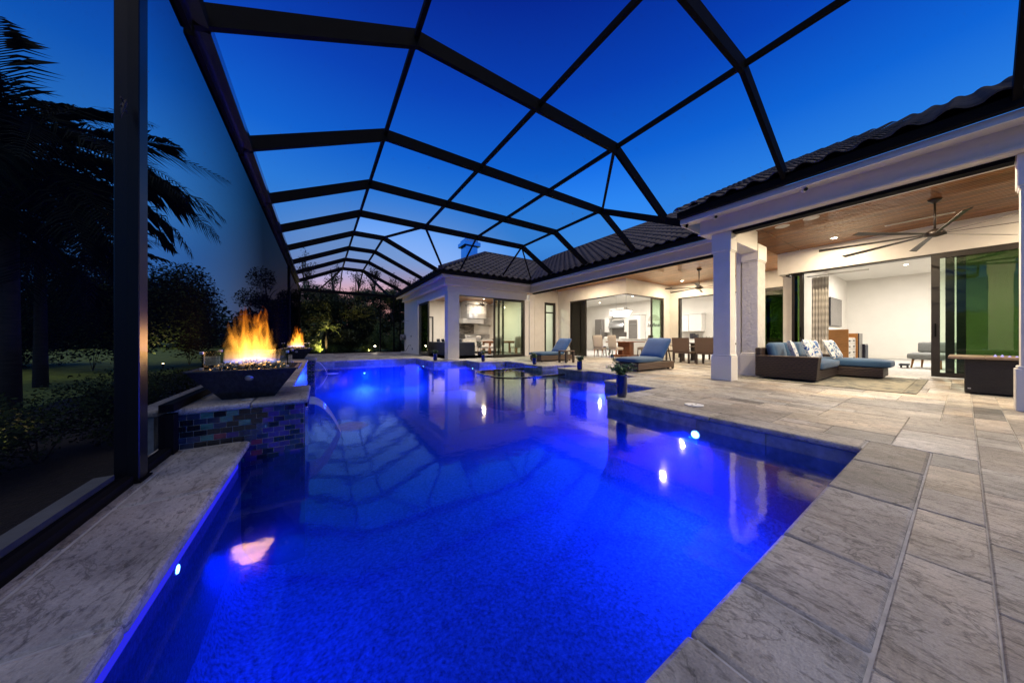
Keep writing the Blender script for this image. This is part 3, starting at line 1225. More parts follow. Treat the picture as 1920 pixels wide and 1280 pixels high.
# front beams with stepped mouldings
XB = 7.15
hp('beam', TRIM, (XB, XN + .30, -4.6, 3.24, 3.20, 3.56))
hp('beam_moulding', TRIM, (XB - .03, XB - .001, -4.6, 3.27, 3.205, 3.25), c=.006)
hp('beam_moulding', TRIM, (XN + .302, XN + .36, -4.6, 2.64, 3.17, 3.22), c=.006)
hp('screen_track', BRONZE, (XN + .02, XN + .20, -.35, 2.68, 3.14, 3.198))
hp('soffit', TRIM, (6.82, XB - .001, -4.6, 3.46, 3.50, 3.54))
hp('fascia', PAINT, (6.79, 6.819, -4.6, 3.49, 3.46, 3.56))
hp('gutter', BRONZE, (6.66, 6.789, -4.6, 3.50, 3.56, 3.70), c=.012)
hp('end_fascia', TRIM, (6.83, 8.9, 3.462, 3.49, 3.42, 3.72))
hp('beam', TRIM, (XF, XF + .30, 3.06, 11.98, 3.20, 3.56))
hp('beam_moulding', TRIM, (XF - .04, XF - .001, 3.06, 11.95, 3.205, 3.26), c=.006)
hp('screen_track', BRONZE, (XF + .08, XF + .22, 3.08, 11.9, 3.14, 3.198))
hp('soffit', TRIM, (8.70, XF - .001, 3.5, 11.78, 3.50, 3.54))
hp('fascia', PAINT, (8.67, 8.699, 3.5, 11.66, 3.46, 3.56))
hp('gutter', BRONZE, (8.54, 8.669, 3.5, 11.55, 3.56, 3.70), c=.012)
# wing
WX, WY = 4.63, 12.23
YB = 11.98
hp('beam', TRIM, (4.42, XF + .3, YB, WY + .0, 3.22, 3.56), (4.42, WX, WY + .001, 19.6, 3.22, 3.56))
hp('beam_moulding', TRIM, (4.38, XF - .05, YB - .04, YB - .001, 3.225, 3.28), (4.38, 4.419, YB, 19.6, 3.225, 3.28))
hp('soffit', TRIM, (4.2, 8.66, 11.66, YB - .001, 3.50, 3.54), (4.2, 4.419, YB, 20.2, 3.50, 3.54))
hp('fascia', PAINT, (4.17, 8.66, 11.63, 11.659, 3.46, 3.56), (4.17, 4.199, 11.66, 20.2, 3.46, 3.56))
hp('gutter', BRONZE, (4.04, 8.53, 11.50, 11.629, 3.56, 3.70), (4.04, 4.169, 11.63, 20.3, 3.56, 3.70))
column(WX, 5.21, WY, 12.66, 3.215, WHITE, .02, 3.0)
hp('wall', PAINT, (5.211, 8.90, WY + .03, WY + .25, DH, 3.52))            # header over the wing doors
hp('wall', PAINT, (8.78, 9.02, WY + .03, WY + .25, 0, DH - .001))
column(9.03, 9.40, WY - .02, WY + .3, 3.18, WHITE, .02, 3.0)
hp('wall', WHITE, (9.42, 10.08, WY + .05, WY + .25, 0, CZ), (10.90, 11.05, WY + .05, WY + .25, 0, CZ), (10.081, 10.899, WY + .05, WY + .25, DH, CZ))
hp('wall', PAINT, (WX + .03, WX + .25, 12.67, 16.9, DH, 3.52))
hp('wall', PAINT, (WX, WX + .28, 16.9, 20.0, 0, 3.56))
# kitchen block and rear porch walls
hp('wall', WHITE, (11.05, 11.27, 7.95, 11.7, DH, CZ), (11.05, 11.27, 11.38, WY + .24, 0, DH - .001), (11.05, 11.27, 11.701, WY + .24, DH, CZ))
hp('wall', WHITE, (11.271, 14.5, 7.95, 8.17, DH, CZ), (14.0, 14.5, 7.95, 8.17, 0, DH - .001))
hp('wall', WHITE, (14.5, 14.72, 3.15, 8.17, DH, CZ), (14.5, 14.72, 7.55, 8.17, 0, DH - .001))
hp('wall', WHITE, (11.85, 14.72, 2.92, 3.149, DH, CZ), (12.35, 14.72, 2.92, 3.149, 0, DH - .001))
hp('wall', WHITE, (11.85, 12.07, -4.6, 2.919, DH, CZ), (11.85, 12.07, -4.6, -2.6, 0, DH - .001))
# ceilings of planks
PLANK = mat('stained_plank', (0.21, 0.080, 0.021), 0.45, var=0.4, spec=.25, scale=5, stretch=(8, 0.7, 1), rand=0.30, bump=0.1, coat=0.25)
PLANK2 = mat('stained_ceiling_plank', (0.36, 0.155, 0.045), 0.35, var=0.35, spec=.4, scale=5, stretch=(8, 0.7, 1), rand=0.22, coat=0.4)


def ceiling(x0, x1, y0, y1, z, w, m):
    c = hp('ceiling', mat('ceiling_backing', (0.05, 0.03, 0.02), 0.8), (x0, x1, y0, y1, z + .03, z + .06))
    n = round((x1 - x0) / w)
    me = MB().cbox(0.007, (x1 - x0) / n - .007, 0, y1 - y0, 0, 0.025, 0.006).mesh('ceiling_plank', m)
    for k in range(n):
        mk('ceiling_plank', me, c, (x0 + (x1 - x0) * k / n, y0, z + R.uniform(0, .0015)))


ceiling(XN + .37, 11.85, -4.6, 2.64, CZ, 0.095, PLANK)
ceiling(9.21, 14.5, 3.16, 7.95, CZ, 0.13, PLANK2)
ceiling(9.21, 11.05, 7.951, WY + .04, CZ, 0.13, PLANK2)
ceiling(XN + .37, 9.2, 2.651, 3.15, CZ, 0.095, PLANK)
ceiling(9.21, 11.84, 2.651, 3.155, CZ - .001, 0.095, PLANK)
hp('frieze', PAINT, (XN + .301, XN + .369, -4.6, 2.64, 3.40, CZ))

# interiors
FLOORI = mat('pale_floor_tile', (0.50, 0.45, 0.38), 0.25, var=0.15, scale=2, stretch=(1, 4, 1))
tag(MB().box(11.86, 22.0, -4.5, 2.9, -0.05, -0.008).ob('indoor_floor', FLOORI), kind='structure')
tag(MB().box(11.10, 22.0, 8.0, 18.0, -0.05, -0.008).box(14.52, 22.0, 3.0, 7.999, -0.05, -0.008).ob('indoor_floor', FLOORI), kind='structure')
tag(MB().box(4.70, 11.04, 12.27, 20.0, -0.05, -0.007).ob('indoor_floor', FLOORI), kind='structure')
INW = mat('indoor_white_wall', (0.74, 0.71, 0.66), 0.7, var=0.03, scale=2)
CEILW = mat('indoor_white_ceiling', (0.72, 0.70, 0.66), 0.8, var=0.02)
hp('wall', INW, (21.6, 21.8, -4.5, 3.15, 0, 3.70), (14.73, 21.6, 3.15, 3.30, 0, 3.9), (12.07, 21.6, -4.6, -4.5, 0, 3.7))
hp('ceiling', CEILW, (12.08, 21.6, -4.5, 3.149, 3.70, 3.8))
hp('baseboard', PAINT, (21.57, 21.599, -4.4, 2.9, 0, .18), c=.005)
hp('wall', INW, (19.0, 19.2, 3.31, 17.5, 0, 3.62), (11.05, 19.0, 17.5, 17.7, 0, 3.62), (11.05, 11.27, 12.51, 17.5, 0, 3.62))
hp('ceiling', CEILW, (11.28, 19.0, 8.171, 17.5, 3.55, 3.6), (14.73, 19.0, 3.31, 8.17, 3.55, 3.6))
hp('wall', INW, (4.64, 11.04, 19.8, 20.0, 0, 3.6), (10.84, 11.04, 12.51, 19.8, 0, 3.6))
ceiling(4.92, 10.83, 12.52, 19.79, 3.52, 0.16, PLANK2)


# sliding doors
def slider(p0, p1, z0=0.03, z1=DH - .01, st=0.075, gm=GREEN, th=0.045, handle=0, rail=0.10, transom=None):
    """one glazed door leaf standing between two plan points"""
    a, b = Vector((*p0, 0)), Vector((*p1, 0))
    d = (b - a).normalized()
    n = Vector((-d.y, d.x, 0))
    L = (b - a).length
    q = MB()

    def blk(u0, u1, za, zb, t=th):
        vs = []
        for zz in (za, zb):
            for u, w in ((u0, -t / 2), (u1, -t / 2), (u1, t / 2), (u0, t / 2)):
                p = a + d * u + n * w
                vs.append((p.x, p.y, zz))
        return vs, [(0, 3, 2, 1), (4, 5, 6, 7), (0, 1, 5, 4), (1, 2, 6, 5), (2, 3, 7, 6), (3, 0, 4, 7)]
    for args in ((0, st, z0, z1), (L - st, L, z0, z1), (st, L - st, z0, z0 + rail), (st, L - st, z1 - st, z1)):
        q.add(*blk(*args))
    if transom:
        q.add(*blk(st, L - st, transom, transom + .07))
    f = q.ob('sliding_door', DOORF, house)
    g = MB()
    pa, pb = a + d * (st - .004), a + d * (L - st + .004)
    za, zb = z0 + rail - .004, z1 - st + .004
    g.quad((pa.x, pa.y, za), (pb.x, pb.y, za), (pb.x, pb.y, zb), (pa.x, pa.y, zb))
    g.ob('glass_pane', gm, f)
    if handle:
        u = st / 2 if handle > 0 else L - st / 2
        h = MB()
        p = a + d * u + n * (th / 2 + .03)
        h.add(*[(lambda vs, fs: (vs, fs))(*blk(u - .012, u + .012, .95, 1.25, th + .07))][0])
        h.ob('handle', BRONZE, f)
    return f


# near room: leaves stacked behind each other towards the right, corner leaf at the left
for k in range(3):
    y_ = (.42, .235, .095)[k]
    slider((11.88 + .055 * k, y_), (11.88 + .055 * k, y_ - 1.72), handle=1 if k == 0 else 0, st=0.118, gm=(PALE, PALE, GREEN2)[k])
slider((12.06, -2.55), (12.06, -1.2), st=.1)
slider((11.98, 2.85), (11.98, 2.62), st=.06, gm=GREEN, handle=-1)
slider((12.05, 2.80), (12.05, 2.60), st=.06, gm=GREEN)
hp('door_track', DOORF, (11.88, 12.10, -2.6, 2.90, DH - .035, DH - .001), (12.101, 14.0, 2.93, 3.02, DH - .035, DH - .001))
# rear porch: leaves stacked at the right end of the opening
for k in range(3):
    slider((14.55 + .05 * k, 4.55 - .16 * k), (14.55 + .05 * k, 3.20), gm=GREEN2 if k == 0 else GREEN, st=.10)
hp('door_track', DOORF, (14.52, 14.70, 3.2, 7.54, DH - .035, DH - .001))
hp('door_jamb', DOORF, (14.52, 14.70, 7.47, 7.549, 0, DH - .036))
# kitchen corner
for k in range(3):
    slider((11.09 + .055 * k, 11.36), (11.09 + .055 * k, 10.25 + .05 * k), gm=GREEN2, st=.07)
for k in range(2):
    slider((12.95 + .1 * k, 7.99 + .055 * k), (13.98, 7.99 + .055 * k), st=.085, gm=PALE)
hp('door_track', DOORF, (11.06, 11.25, 7.97, 11.37, DH - .035, DH - .001), (11.251, 13.99, 7.97, 8.15, DH - .035, DH - .001))
slider((10.10, WY + .12), (10.88, WY + .12), st=.13, gm=PALE, rail=.2, transom=2.28)
# wing
for k in range(3):
    slider((6.95 + .27 * k, WY + .06 + .05 * k), (8.76 if k < 2 else 8.74, WY + .06 + .05 * k), st=.10, gm=CLEAR if k else PALE, handle=1 if k == 2 else 0)
hp('door_track', DOORF, (5.22, 8.77, WY + .05, WY + .22, DH - .03, DH - .001))
slider((WX + .10, 16.88), (WX + .10, 15.2), st=.10, gm=GREEN2)
slider((WX + .16, 16.86), (WX + .16, 15.3), st=.10, gm=GREEN2)
# security glazing behind the wing: a plain framed door on the far inside wall
f = hp('inner_door', DOORF, (5.55, 5.62, 19.72, 19.79, 0, 2.4), (6.4, 6.47, 19.72, 19.79, 0, 2.4), (5.621, 6.399, 19.72, 19.79, 2.33, 2.4))

# ------------------------------------------------------------------ roofs
TILE = mat('clay_roof_tile', (0.045, 0.033, 0.036), 0.55, var=0.3, scale=7, rand=0.35, bump=0.3, spec=0.6)
UNDER = mat('roof_underlay', (0.02, 0.018, 0.018), 0.9)


def tile_mesh(w, l):
    q = MB()
    n = 8
    prof = []
    for k in range(n + 1):
        u = k / n
        prof.append((u * w * 1.04, 0.055 * math.sin(math.pi * min(1, u / 0.62)) if u < 0.62 else -0.012 * math.sin(math.pi * (u - .62) / .38)))
    vs = []
    for yy, lift in ((0.0, 0.032), (l * 1.12, 0.0)):
        for (x, zz) in prof:
            vs.append((x, yy, zz + lift))
    for (x, zz) in prof:
        vs.append((x, 0.0, zz + 0.012))
    fs = [(k, k + 1, n + 2 + k, n + 1 + k) for k in range(n)]
    fs += [(2 * n + 2 + k, 2 * n + 3 + k, k + 1, k) for k in range(n)]
    q.add(vs, fs, True)
    return q.mesh('roof_tile', TILE)


TW_, TL_ = 0.335, 0.36
TME = tile_mesh(TW_, TL_)
ROOFT = []


def roofplane(o, e, u, cols, rows, keep, roof):
    """o: eave corner; e: unit vector along the eave; u: unit vector up the slope"""
    o, e, u = Vector(o), Vector(e), Vector(u).normalized()
    nrm = e.cross(u).normalized()
    for r in range(rows):
        for c in range(cols):
            p = o + e * (c * TW_) + u * (r * TL_)
            mid = p + e * (TW_ / 2) + u * (TL_ / 2)
            if keep(mid):
                M = Matrix((e, u, nrm)).transposed().to_4x4()
                M.translation = p + nrm * 0.02
                ROOFT.append((mid, M, roof, nrm))


def plane(name, pts):
    q = MB()
    n = len(pts)
    q.add(pts, [tuple(range(n))])
    return q.ob(name, UNDER, house)


# near porch roof
e0 = (6.70, 3.52, 3.70)
m = 0.47
rz = 3.70 + m * 7.3
rf1 = plane('roof', [(6.72, 3.50, 3.705), (6.72, -5.2, 3.705), (14.0, -5.2, rz), (14.0, 3.50, rz)])
roofplane((6.64, 3.56, 3.69), (0, -1, 0), (1, 0, m), 27, 21, lambda p: True, rf1)
MB().add([(6.72, 3.505, 3.70), (14.0, 3.505, rz), (14.0, 3.505, 3.70)], [(0, 1, 2)]).ob('gable', TRIM, house)
# main roof over the far porch
m2 = 0.55
zr = 3.70 + m2 * 6.1
rf2 = plane('roof', [(8.60, 3.5, 3.705), (14.7, 3.5, zr), (14.7, 17.6, zr), (8.60, 11.55, 3.705)])
roofplane((8.53, 11.9 + 5.0, 3.69), (0, -1, 0), (1, 0, m2), 40, 20, lambda p: p.y > 3.55 and p.y < 11.5 + (p.x - 8.6) + .1 and p.x < 14.75, rf2)
# wing roof: hip end towards the pool
zw = 3.70 + m2 * 4.25
rf3 = plane('roof', [(4.10, 11.56, 3.705), (8.60, 11.56, 3.705), (12.85, 15.81, zw), (8.35, 15.81, zw)])
roofplane((4.05, 11.50, 3.69), (1, 0, 0), (0, 1, m2), 28, 14, lambda p: p.x > 4.05 + (p.y - 11.5) and p.x < 8.6 + (p.y - 11.5) and p.y < 15.85, rf3)
rf4 = plane('roof', [(4.10, 20.06, 3.705), (4.10, 11.56, 3.705), (8.35, 15.81, zw)])
roofplane((4.05, 20.1, 3.69), (0, -1, 0), (1, 0, m2), 26, 14, lambda p: p.y > 11.5 + (p.x - 4.05) and p.y < 20.1 - (p.x - 4.05), rf4)
plane('roof', [(12.85, 15.81, zw), (8.35, 15.81, zw), (4.10, 20.06, 3.705), (14, 20.06, 3.705)])


def tsize(tt):
    mid, M, rf, nrm = tt
    d = mid.x * 0.546 + mid.y * 0.8377
    l = mid.x * 0.8377 - mid.y * 0.546
    if d < 0.5 or abs(l) > 1.8 * d or (mid.z - H) > 1.25 * d:
        return 0
    v = Vector((mid.x, mid.y, mid.z - H)).normalized()
    return abs(v.dot(nrm)) / d ** 2 + (0.004 if mid.z < 4.1 else 0) / d


ROOFT.sort(key=lambda q: -tsize(q))
tv = [v.co[:] for v in TME.vertices]
tf = [tuple(p.vertices) for p in TME.polygons]
restr = {}
for n, (mid, M, rf, nrm) in enumerate(ROOFT):
    if n < 295:
        ob = mk('roof_tile', TME, rf, (0, 0, 0))
        ob.matrix_basis = M @ Matrix.Rotation(R.uniform(-.015, .015), 4, 'Z')
    else:
        restr.setdefault(rf.name, (rf, MB()))[1].add([M @ Vector(v) for v in tv], tf, True)
for rf, q in restr.values():
    tag(q.ob('roof_tile', TILE, rf), kind='stuff')
# hip and ridge caps
RC = MB().tube([(0, 0, 0), (0, .40, .012)], [0.10, 0.085], 8).mesh('ridge_tile', TILE)


def ridge(a, b):
    a, b = Vector(a), Vector(b)
    d = (b - a).normalized()
    n = int((b - a).length / .36)
    rot = d.to_track_quat('Y', 'Z').to_euler()
    q = MB()
    for k in range(n):
        mk('ridge_tile', RC, rf3, tuple(a + d * (.36 * k)), tuple(rot))


ridge((4.05, 11.5, 3.76), (8.35, 15.81, zw + .05))
ridge((8.35, 15.81, zw + .05), (12.85, 15.81, zw + .05))
# chimney
STEEL = mat('brushed_steel', (0.55, 0.56, 0.58), 0.28, 0.9, var=0.08, scale=3, stretch=(1, 1, 14))
chm = MB().cbox(7.65, 8.45, 17.0, 17.8, 4.9, 6.75, .01).ob('chimney', mat('galvanised_sheet', (0.30, 0.48, 0.74), 0.22, 1.0, var=0.1), house)
MB().cbox(7.50, 8.60, 16.85, 17.95, 6.76, 7.02, .02).ob('chimney_cap', mat('galvanised_sheet', (0.5, 0.5, 0.5)), chm)
MB().cbox(7.60, 8.50, 16.95, 17.85, 7.021, 7.25, .08).ob('chimney_cap', mat('galvanised_sheet', (0.5, 0.5, 0.5)), chm)

# ================================================================== lit lamps of the house
WARM = (1.0, 0.80, 0.55)
NEUT = (1.0, 0.93, 0.83)
GLOW = emis('downlight_lens', (1.0, 0.86, 0.66), 18.0)


def down(x, y, z, pw, label, col=WARM, cat='ceiling light', group='recessed downlights', spread=None):
    th = thing('recessed_light', label, cat, (x, y, z), group, world=False)
    MB().lathe([(0.085, -0.006), (0.085, 0.0)], n=20).ob('trim_ring', PAINT, th, (0, 0, 0))
    MB().lathe([(0.055, -0.010), (0.055, -0.0065)], n=16).ob('lens', GLOW, th, (0, 0, 0))
    lamp('AREA', 'downlight', (0, 0, -0.03), pw, col, th, 0.11)
    return th


down(11.1, 1.83, CZ - .002, 62, 'lit recessed light in the plank ceiling near the header above the sofa')
down(11.1, -1.6, CZ - .002, 89, 'unseen added fill light in the near plank ceiling behind the right column', group=None)  # next bay, out of view: lamp added to warm the near deck
down(8.4, -1.9, CZ - .002, 150, 'unseen added fill light in the near plank ceiling over the front edge behind the right column', group=None)  # also out of view, added to brighten the paving in front
down(8.3, 0.9, CZ - .002, 165, 'recessed light in the near plank ceiling behind the front beam', group=None)
down(13.6, 6.9, CZ - .002, 84, 'lit recessed light in the middle porch ceiling left of the fan')
down(12.6, 4.0, CZ - .002, 123, 'recessed light in the middle porch ceiling hidden behind the columns', group=None)
down(9.8, 5.6, CZ - .002, 168, 'recessed light in the middle porch ceiling above the nearer lounger', group=None)
down(9.6, 9.4, CZ - .002, 145, 'recessed light in the middle porch ceiling before the kitchen glass doors', group=None)
# indoors
for (x, y, lab) in ((15.2, 11.6, 'left lit downlight in the kitchen ceiling beside the chandelier rods'), (16.2, 11.2, 'middle lit downlight in the kitchen ceiling'),
                    (17.0, 10.6, 'right lit downlight in the kitchen ceiling nearest the glass leaf')):
    down(x, y, 3.545, 88, lab, NEUT)
for (x, y, lab) in ((13.2, 14.0, 'recessed light before the far kitchen doors'), (17.2, 14.6, 'recessed light before the kitchen range hood'), (16.5, 7.0, 'recessed light of the pantry near the rear opening'), (16.8, 4.6, 'recessed light of the pantry behind the corner column')):
    down(x, y, 3.545, 92, lab, NEUT, group=None)
down(6.9, 16.6, 3.515, 115, 'left lit downlight in the plank ceiling of the wing beside the hood', NEUT)
down(9.0, 17.2, 3.515, 115, 'right lit downlight in the plank ceiling of the wing above the dining chairs', WARM)
down(6.0, 14.0, 3.515, 130, 'downlight of the wing over the grey sectional', NEUT, group=None)
down(8.8, 14.0, 3.515, 142, 'downlight of the wing behind the sliding doors', NEUT, group=None)
for (x, y, lab) in ((15.0, 0.6, 'recessed light in the bedroom ceiling above the armless chair'), (18.5, 1.2, 'recessed light in the bedroom ceiling before the television'), (18.5, -1.8, 'recessed light in the bedroom ceiling behind the door leaves')):
    down(x, y, 3.695, 165, lab, NEUT, group=None)
# cove strips in the near room
cl = thing('cove_light', 'long glowing cove light strip along the bedroom ceiling', 'light strip', (14, 1.5, 3.5))
MB().box(13.45, 13.5, -3.5, 2.0, 3.60, 3.64).ob('diffuser', emis('cove_glow', (1.0, 0.92, 0.78), 6.0), cl)

# ================================================================== furnishings
def weave_mat(name, c1, c2, sc=70.0):
    m = bpy.data.materials.new(name)
    m.use_nodes = True
    t = m.node_tree
    b = t.nodes['Principled BSDF']
    tcn = N(t, 'ShaderNodeTexCoord')
    w1 = N(t, 'ShaderNodeTexWave', wave_type='BANDS', bands_direction='Z')
    w1.inputs['Scale'].default_value = sc / 3.2
    w1.inputs['Distortion'].default_value = 1.2
    w1.inputs['Detail'].default_value = 2
    w2 = N(t, 'ShaderNodeTexChecker')
    w2.inputs['Scale'].default_value = sc
    t.links.new(tcn.outputs['Object'], w1.inputs['Vector'])
    t.links.new(tcn.outputs['Object'], w2.inputs['Vector'])
    mx = N(t, 'ShaderNodeMath', operation='MULTIPLY')
    t.links.new(w1.outputs['Fac'], mx.inputs[0])
    mr = N(t, 'ShaderNodeMapRange')
    mr.inputs[3].default_value = 0.6
    t.links.new(w2.outputs['Fac'], mr.inputs[0])
    t.links.new(mr.outputs[0], mx.inputs[1])
    c = N(t, 'ShaderNodeMix', data_type='RGBA')
    c.inputs[6].default_value = (*c1, 1)
    c.inputs[7].default_value = (*c2, 1)
    t.links.new(mx.outputs[0], c.inputs[0])
    t.links.new(c.outputs[2], b.inputs['Base Color'])
    b.inputs['Roughness'].default_value = 0.55
    bp = N(t, 'ShaderNodeBump')
    bp.inputs['Strength'].default_value = 0.8
    bp.inputs['Distance'].default_value = 0.006
    t.links.new(mx.outputs[0], bp.inputs['Height'])
    t.links.new(bp.outputs[0], b.inputs['Normal'])
    MATS[name] = m
    return m


WICK = weave_mat('brown_wicker', (0.010, 0.006, 0.005), (0.065, 0.038, 0.029), 26)
WICKL = weave_mat('tan_wicker', (0.045, 0.026, 0.016), (0.17, 0.105, 0.07), 26)
BLUEC = mat('blue_cushion', (0.030, 0.085, 0.17), 0.85, var=0.12, scale=4, bump=0.3, bscale=120, sheen=0.15)
BLUEL = mat('deep_blue_cushion', (0.012, 0.075, 0.24), 0.8, var=0.12, scale=4, bump=0.2, bscale=120, sheen=0.15)
LEG = mat('dark_furniture_leg', (0.02, 0.014, 0.012), 0.5)


def soft(x0, x1, y0, y1, z0, z1, r=0.05, puff=0.02, sub=6):
    """upholstered block: rounded and slightly crowned"""
    bm = bmesh.new()
    bmesh.ops.create_cube(bm, size=1)
    bmesh.ops.subdivide_edges(bm, edges=bm.edges[:], cuts=sub, use_grid_fill=True)
    sx_, sy_, sz_ = (x1 - x0), (y1 - y0), (z1 - z0)
    for v in bm.verts:
        p = [v.co.x * 2, v.co.y * 2, v.co.z * 2]
        hs = [sx_ / 2, sy_ / 2, sz_ / 2]
        q = [p[i] * hs[i] for i in range(3)]
        rr_ = min(r, *[h * .98 for h in hs])
        inner = [max(-(hs[i] - rr_), min(hs[i] - rr_, q[i])) for i in range(3)]
        dd = Vector([q[i] - inner[i] for i in range(3)])
        if dd.length > 1e-6:
            dd = dd.normalized() * rr_ if sum(abs(c) > 1e-6 for c in dd) > 1 else dd
        c = [inner[i] + dd[i] for i in range(3)]
        a = (1 - abs(p[0]) ** 4) * (1 - abs(p[1]) ** 4)
        c[2] += puff * a * (1 if p[2] > 0 else -0.2 if p[2] < 0 else 0)
        v.co = Vector((c[0] + (x0 + x1) / 2, c[1] + (y0 + y1) / 2, c[2] + (z0 + z1) / 2))
    bm.verts.index_update()
    s = MB()
    s.add([v.co[:] for v in bm.verts], [[v.index for v in f.verts] for f in bm.faces], True)
    bm.free()
    return s


def xf(mb, M):
    mb.v = [tuple(M @ Vector(v)) for v in mb.v]
    return mb


# --- sun loungers (foot end towards the pool)
def lounger(y0, y1, label, cushion_label=None):
    th = thing('sun_lounger', label, 'sun lounger', (8.1, (y0 + y1) / 2, 0), 'blue cushioned loungers by the pool')
    q = MB().cbox(7.20, 9.0, y0, y0 + .045, .045, .235, .008).cbox(7.20, 9.0, y1 - .045, y1, .045, .235, .008)
    q.cbox(7.20, 7.25, y0 + .046, y1 - .046, .045, .235, .008).cbox(8.95, 9.0, y0 + .046, y1 - .046, .045, .235, .008).box(7.26, 8.94, y0 + .046, y1 - .046, .17, .20)
    q.ob('frame', WICKL, th)
    for xx in (7.27, 8.75):
        for yy in (y0 + .05, y1 - .05):
            MB().cbox(xx - .03, xx + .03, yy - .03, yy + .03, 0, .05, .006).ob('foot', LEG, th)
    MB().tube([(8.93, y0 - .005, .04), (8.93, y0 + .03, .04)], .04, 12).ob('wheel', LEG, th)
    soft(7.12, 8.42, y0 - .01, y1 + .01, .24, .36, .05, .025).ob('seat_cushion', BLUEC, th)
    M = Matrix.Translation((8.38, 0, .27)) @ Matrix.Rotation(-math.radians(50), 4, 'Y')
    xf(soft(0.0, .78, y0 - .01, y1 + .01, 0.0, .12, .05, .025), M).ob('back_cushion', BLUEL, th)
    xf(MB().cbox(0.02, .74, y0 + .03, y1 - .03, -.035, -.004, .008), M).ob('back_frame', WICKL, th)
    for yy in (y0 + .06, y1 - .06):
        MB().bar((8.76, yy, .66), (8.92, yy, .2), .025, .025).ob('back_prop', LEG, th)
    return th


lounger(4.80, 5.52, 'blue cushioned wicker sun lounger nearer the camera, beside the tall plant vase')
lounger(8.98, 9.70, 'blue cushioned wicker sun lounger farther away, beside the small side table')
st = thing('side_table', 'small brown wicker side table next to the farther blue lounger', 'side table', (7.9, 8.3, 0))
MB().cbox(7.66, 8.12, 8.08, 8.52, .42, .455, .008).ob('table_top', WICKL, st)
for a, b in ((7.70, 8.12), (8.08, 8.12), (7.70, 8.48), (8.08, 8.48)):
    MB().cbox(a - .035, a + .035, b - .035, b + .035, 0, .419, .006).ob('leg', WICK, st)

# --- sectional sofa of the near porch
so = thing('sectional_sofa', 'dark wicker corner sofa with blue seat cushions and chaise on the rug', 'sofa', (9.5, 1.9, 0))
q = MB()
q.add([(8.34, 1.62, .06), (8.52, 1.62, .06), (8.52, 2.52, .06), (8.34, 2.52, .06), (8.28, 1.58, .505), (8.52, 1.58, .505), (8.52, 2.56, .505), (8.28, 2.56, .505)],
      [(0, 3, 2, 1), (4, 5, 6, 7), (0, 1, 5, 4), (1, 2, 6, 5), (2, 3, 7, 6), (3, 0, 4, 7)])
q.ob('arm', WICK, so)
MB().cbox(8.27, 8.53, 1.57, 2.57, .506, .53, .01).ob('arm_cap', WICK, so)
MB().cbox(8.521, 10.24, 1.63, 2.50, .05, .25, .01).ob('base', WICK, so)
MB().cbox(10.241, 11.05, .96, 2.50, .05, .25, .01).ob('chaise_base', WICK, so)
MB().cbox(8.35, 11.05, 2.501, 2.62, .06, .70, .02).ob('back', WICK, so)
MB().cbox(11.051, 11.20, 1.75, 2.62, .06, .50, .01).ob('arm', WICK, so)
soft(8.53, 10.25, 1.58, 2.46, .25, .42, .06, .02).ob('seat_cushion', BLUEC, so)
soft(10.26, 11.09, .86, 2.46, .25, .42, .06, .02).ob('chaise_cushion', BLUEC, so)
for a in (8.56, 9.42, 10.26):
    xf(soft(-.41, .41, -.09, .09, 0, .40, .08, .0), Matrix.Translation((a + .42, 2.36, .42)) @ Matrix.Rotation(-.20, 4, 'X')).ob('back_cushion', BLUEC, so)


def pillow_mat(name, seed, cols=((0.03, 0.07, 0.30), (0.10, 0.22, 0.42))):
    m = bpy.data.materials.new(name)
    m.use_nodes = True
    t = m.node_tree
    b = t.nodes['Principled BSDF']
    b.inputs['Roughness'].default_value = 0.85
    tcn = N(t, 'ShaderNodeTexCoord')
    mp = N(t, 'ShaderNodeMapping')
    mp.inputs['Location'].default_value = (seed * 3.1, seed * 1.7, seed)
    t.links.new(tcn.outputs['Object'], mp.inputs[0])
    n1 = N(t, 'ShaderNodeTexNoise')
    n1.inputs['Scale'].default_value = 9
    n1.inputs['Detail'].default_value = 3
    n1.inputs['Distortion'].default_value = 1.6
    t.links.new(mp.outputs[0], n1.inputs['Vector'])
    n2 = N(t, 'ShaderNodeTexNoise')
    n2.inputs['Scale'].default_value = 4
    t.links.new(mp.outputs[0], n2.inputs['Vector'])
    r = N(t, 'ShaderNodeValToRGB')
    r.color_ramp.interpolation = 'CONSTANT'
    e = r.color_ramp.elements
    e[0].color = (*cols[0], 1)
    e[0].position = 0
    e[1].color = (*cols[1], 1)
    e[1].position = 0.40
    k = e.new(0.47)
    k.color = (0.72, 0.72, 0.70, 1)
    k = e.new(0.70)
    k.color = (0.30, 0.36, 0.46, 1)
    k = e.new(0.74)
    k.color = (0.74, 0.73, 0.71, 1)
    mi = N(t, 'ShaderNodeMath', operation='ADD')
    sc = N(t, 'ShaderNodeMath', operation='MULTIPLY_ADD')
    sc.inputs[1].default_value = 0.5
    sc.inputs[2].default_value = -0.22
    t.links.new(n2.outputs[0], sc.inputs[0])
    t.links.new(n1.outputs[0], mi.inputs[0])
    t.links.new(sc.outputs[0], mi.inputs[1])
    t.links.new(mi.outputs[0], r.inputs[0])
    t.links.new(r.outputs[0], b.inputs['Base Color'])
    MATS[name] = m
    return m


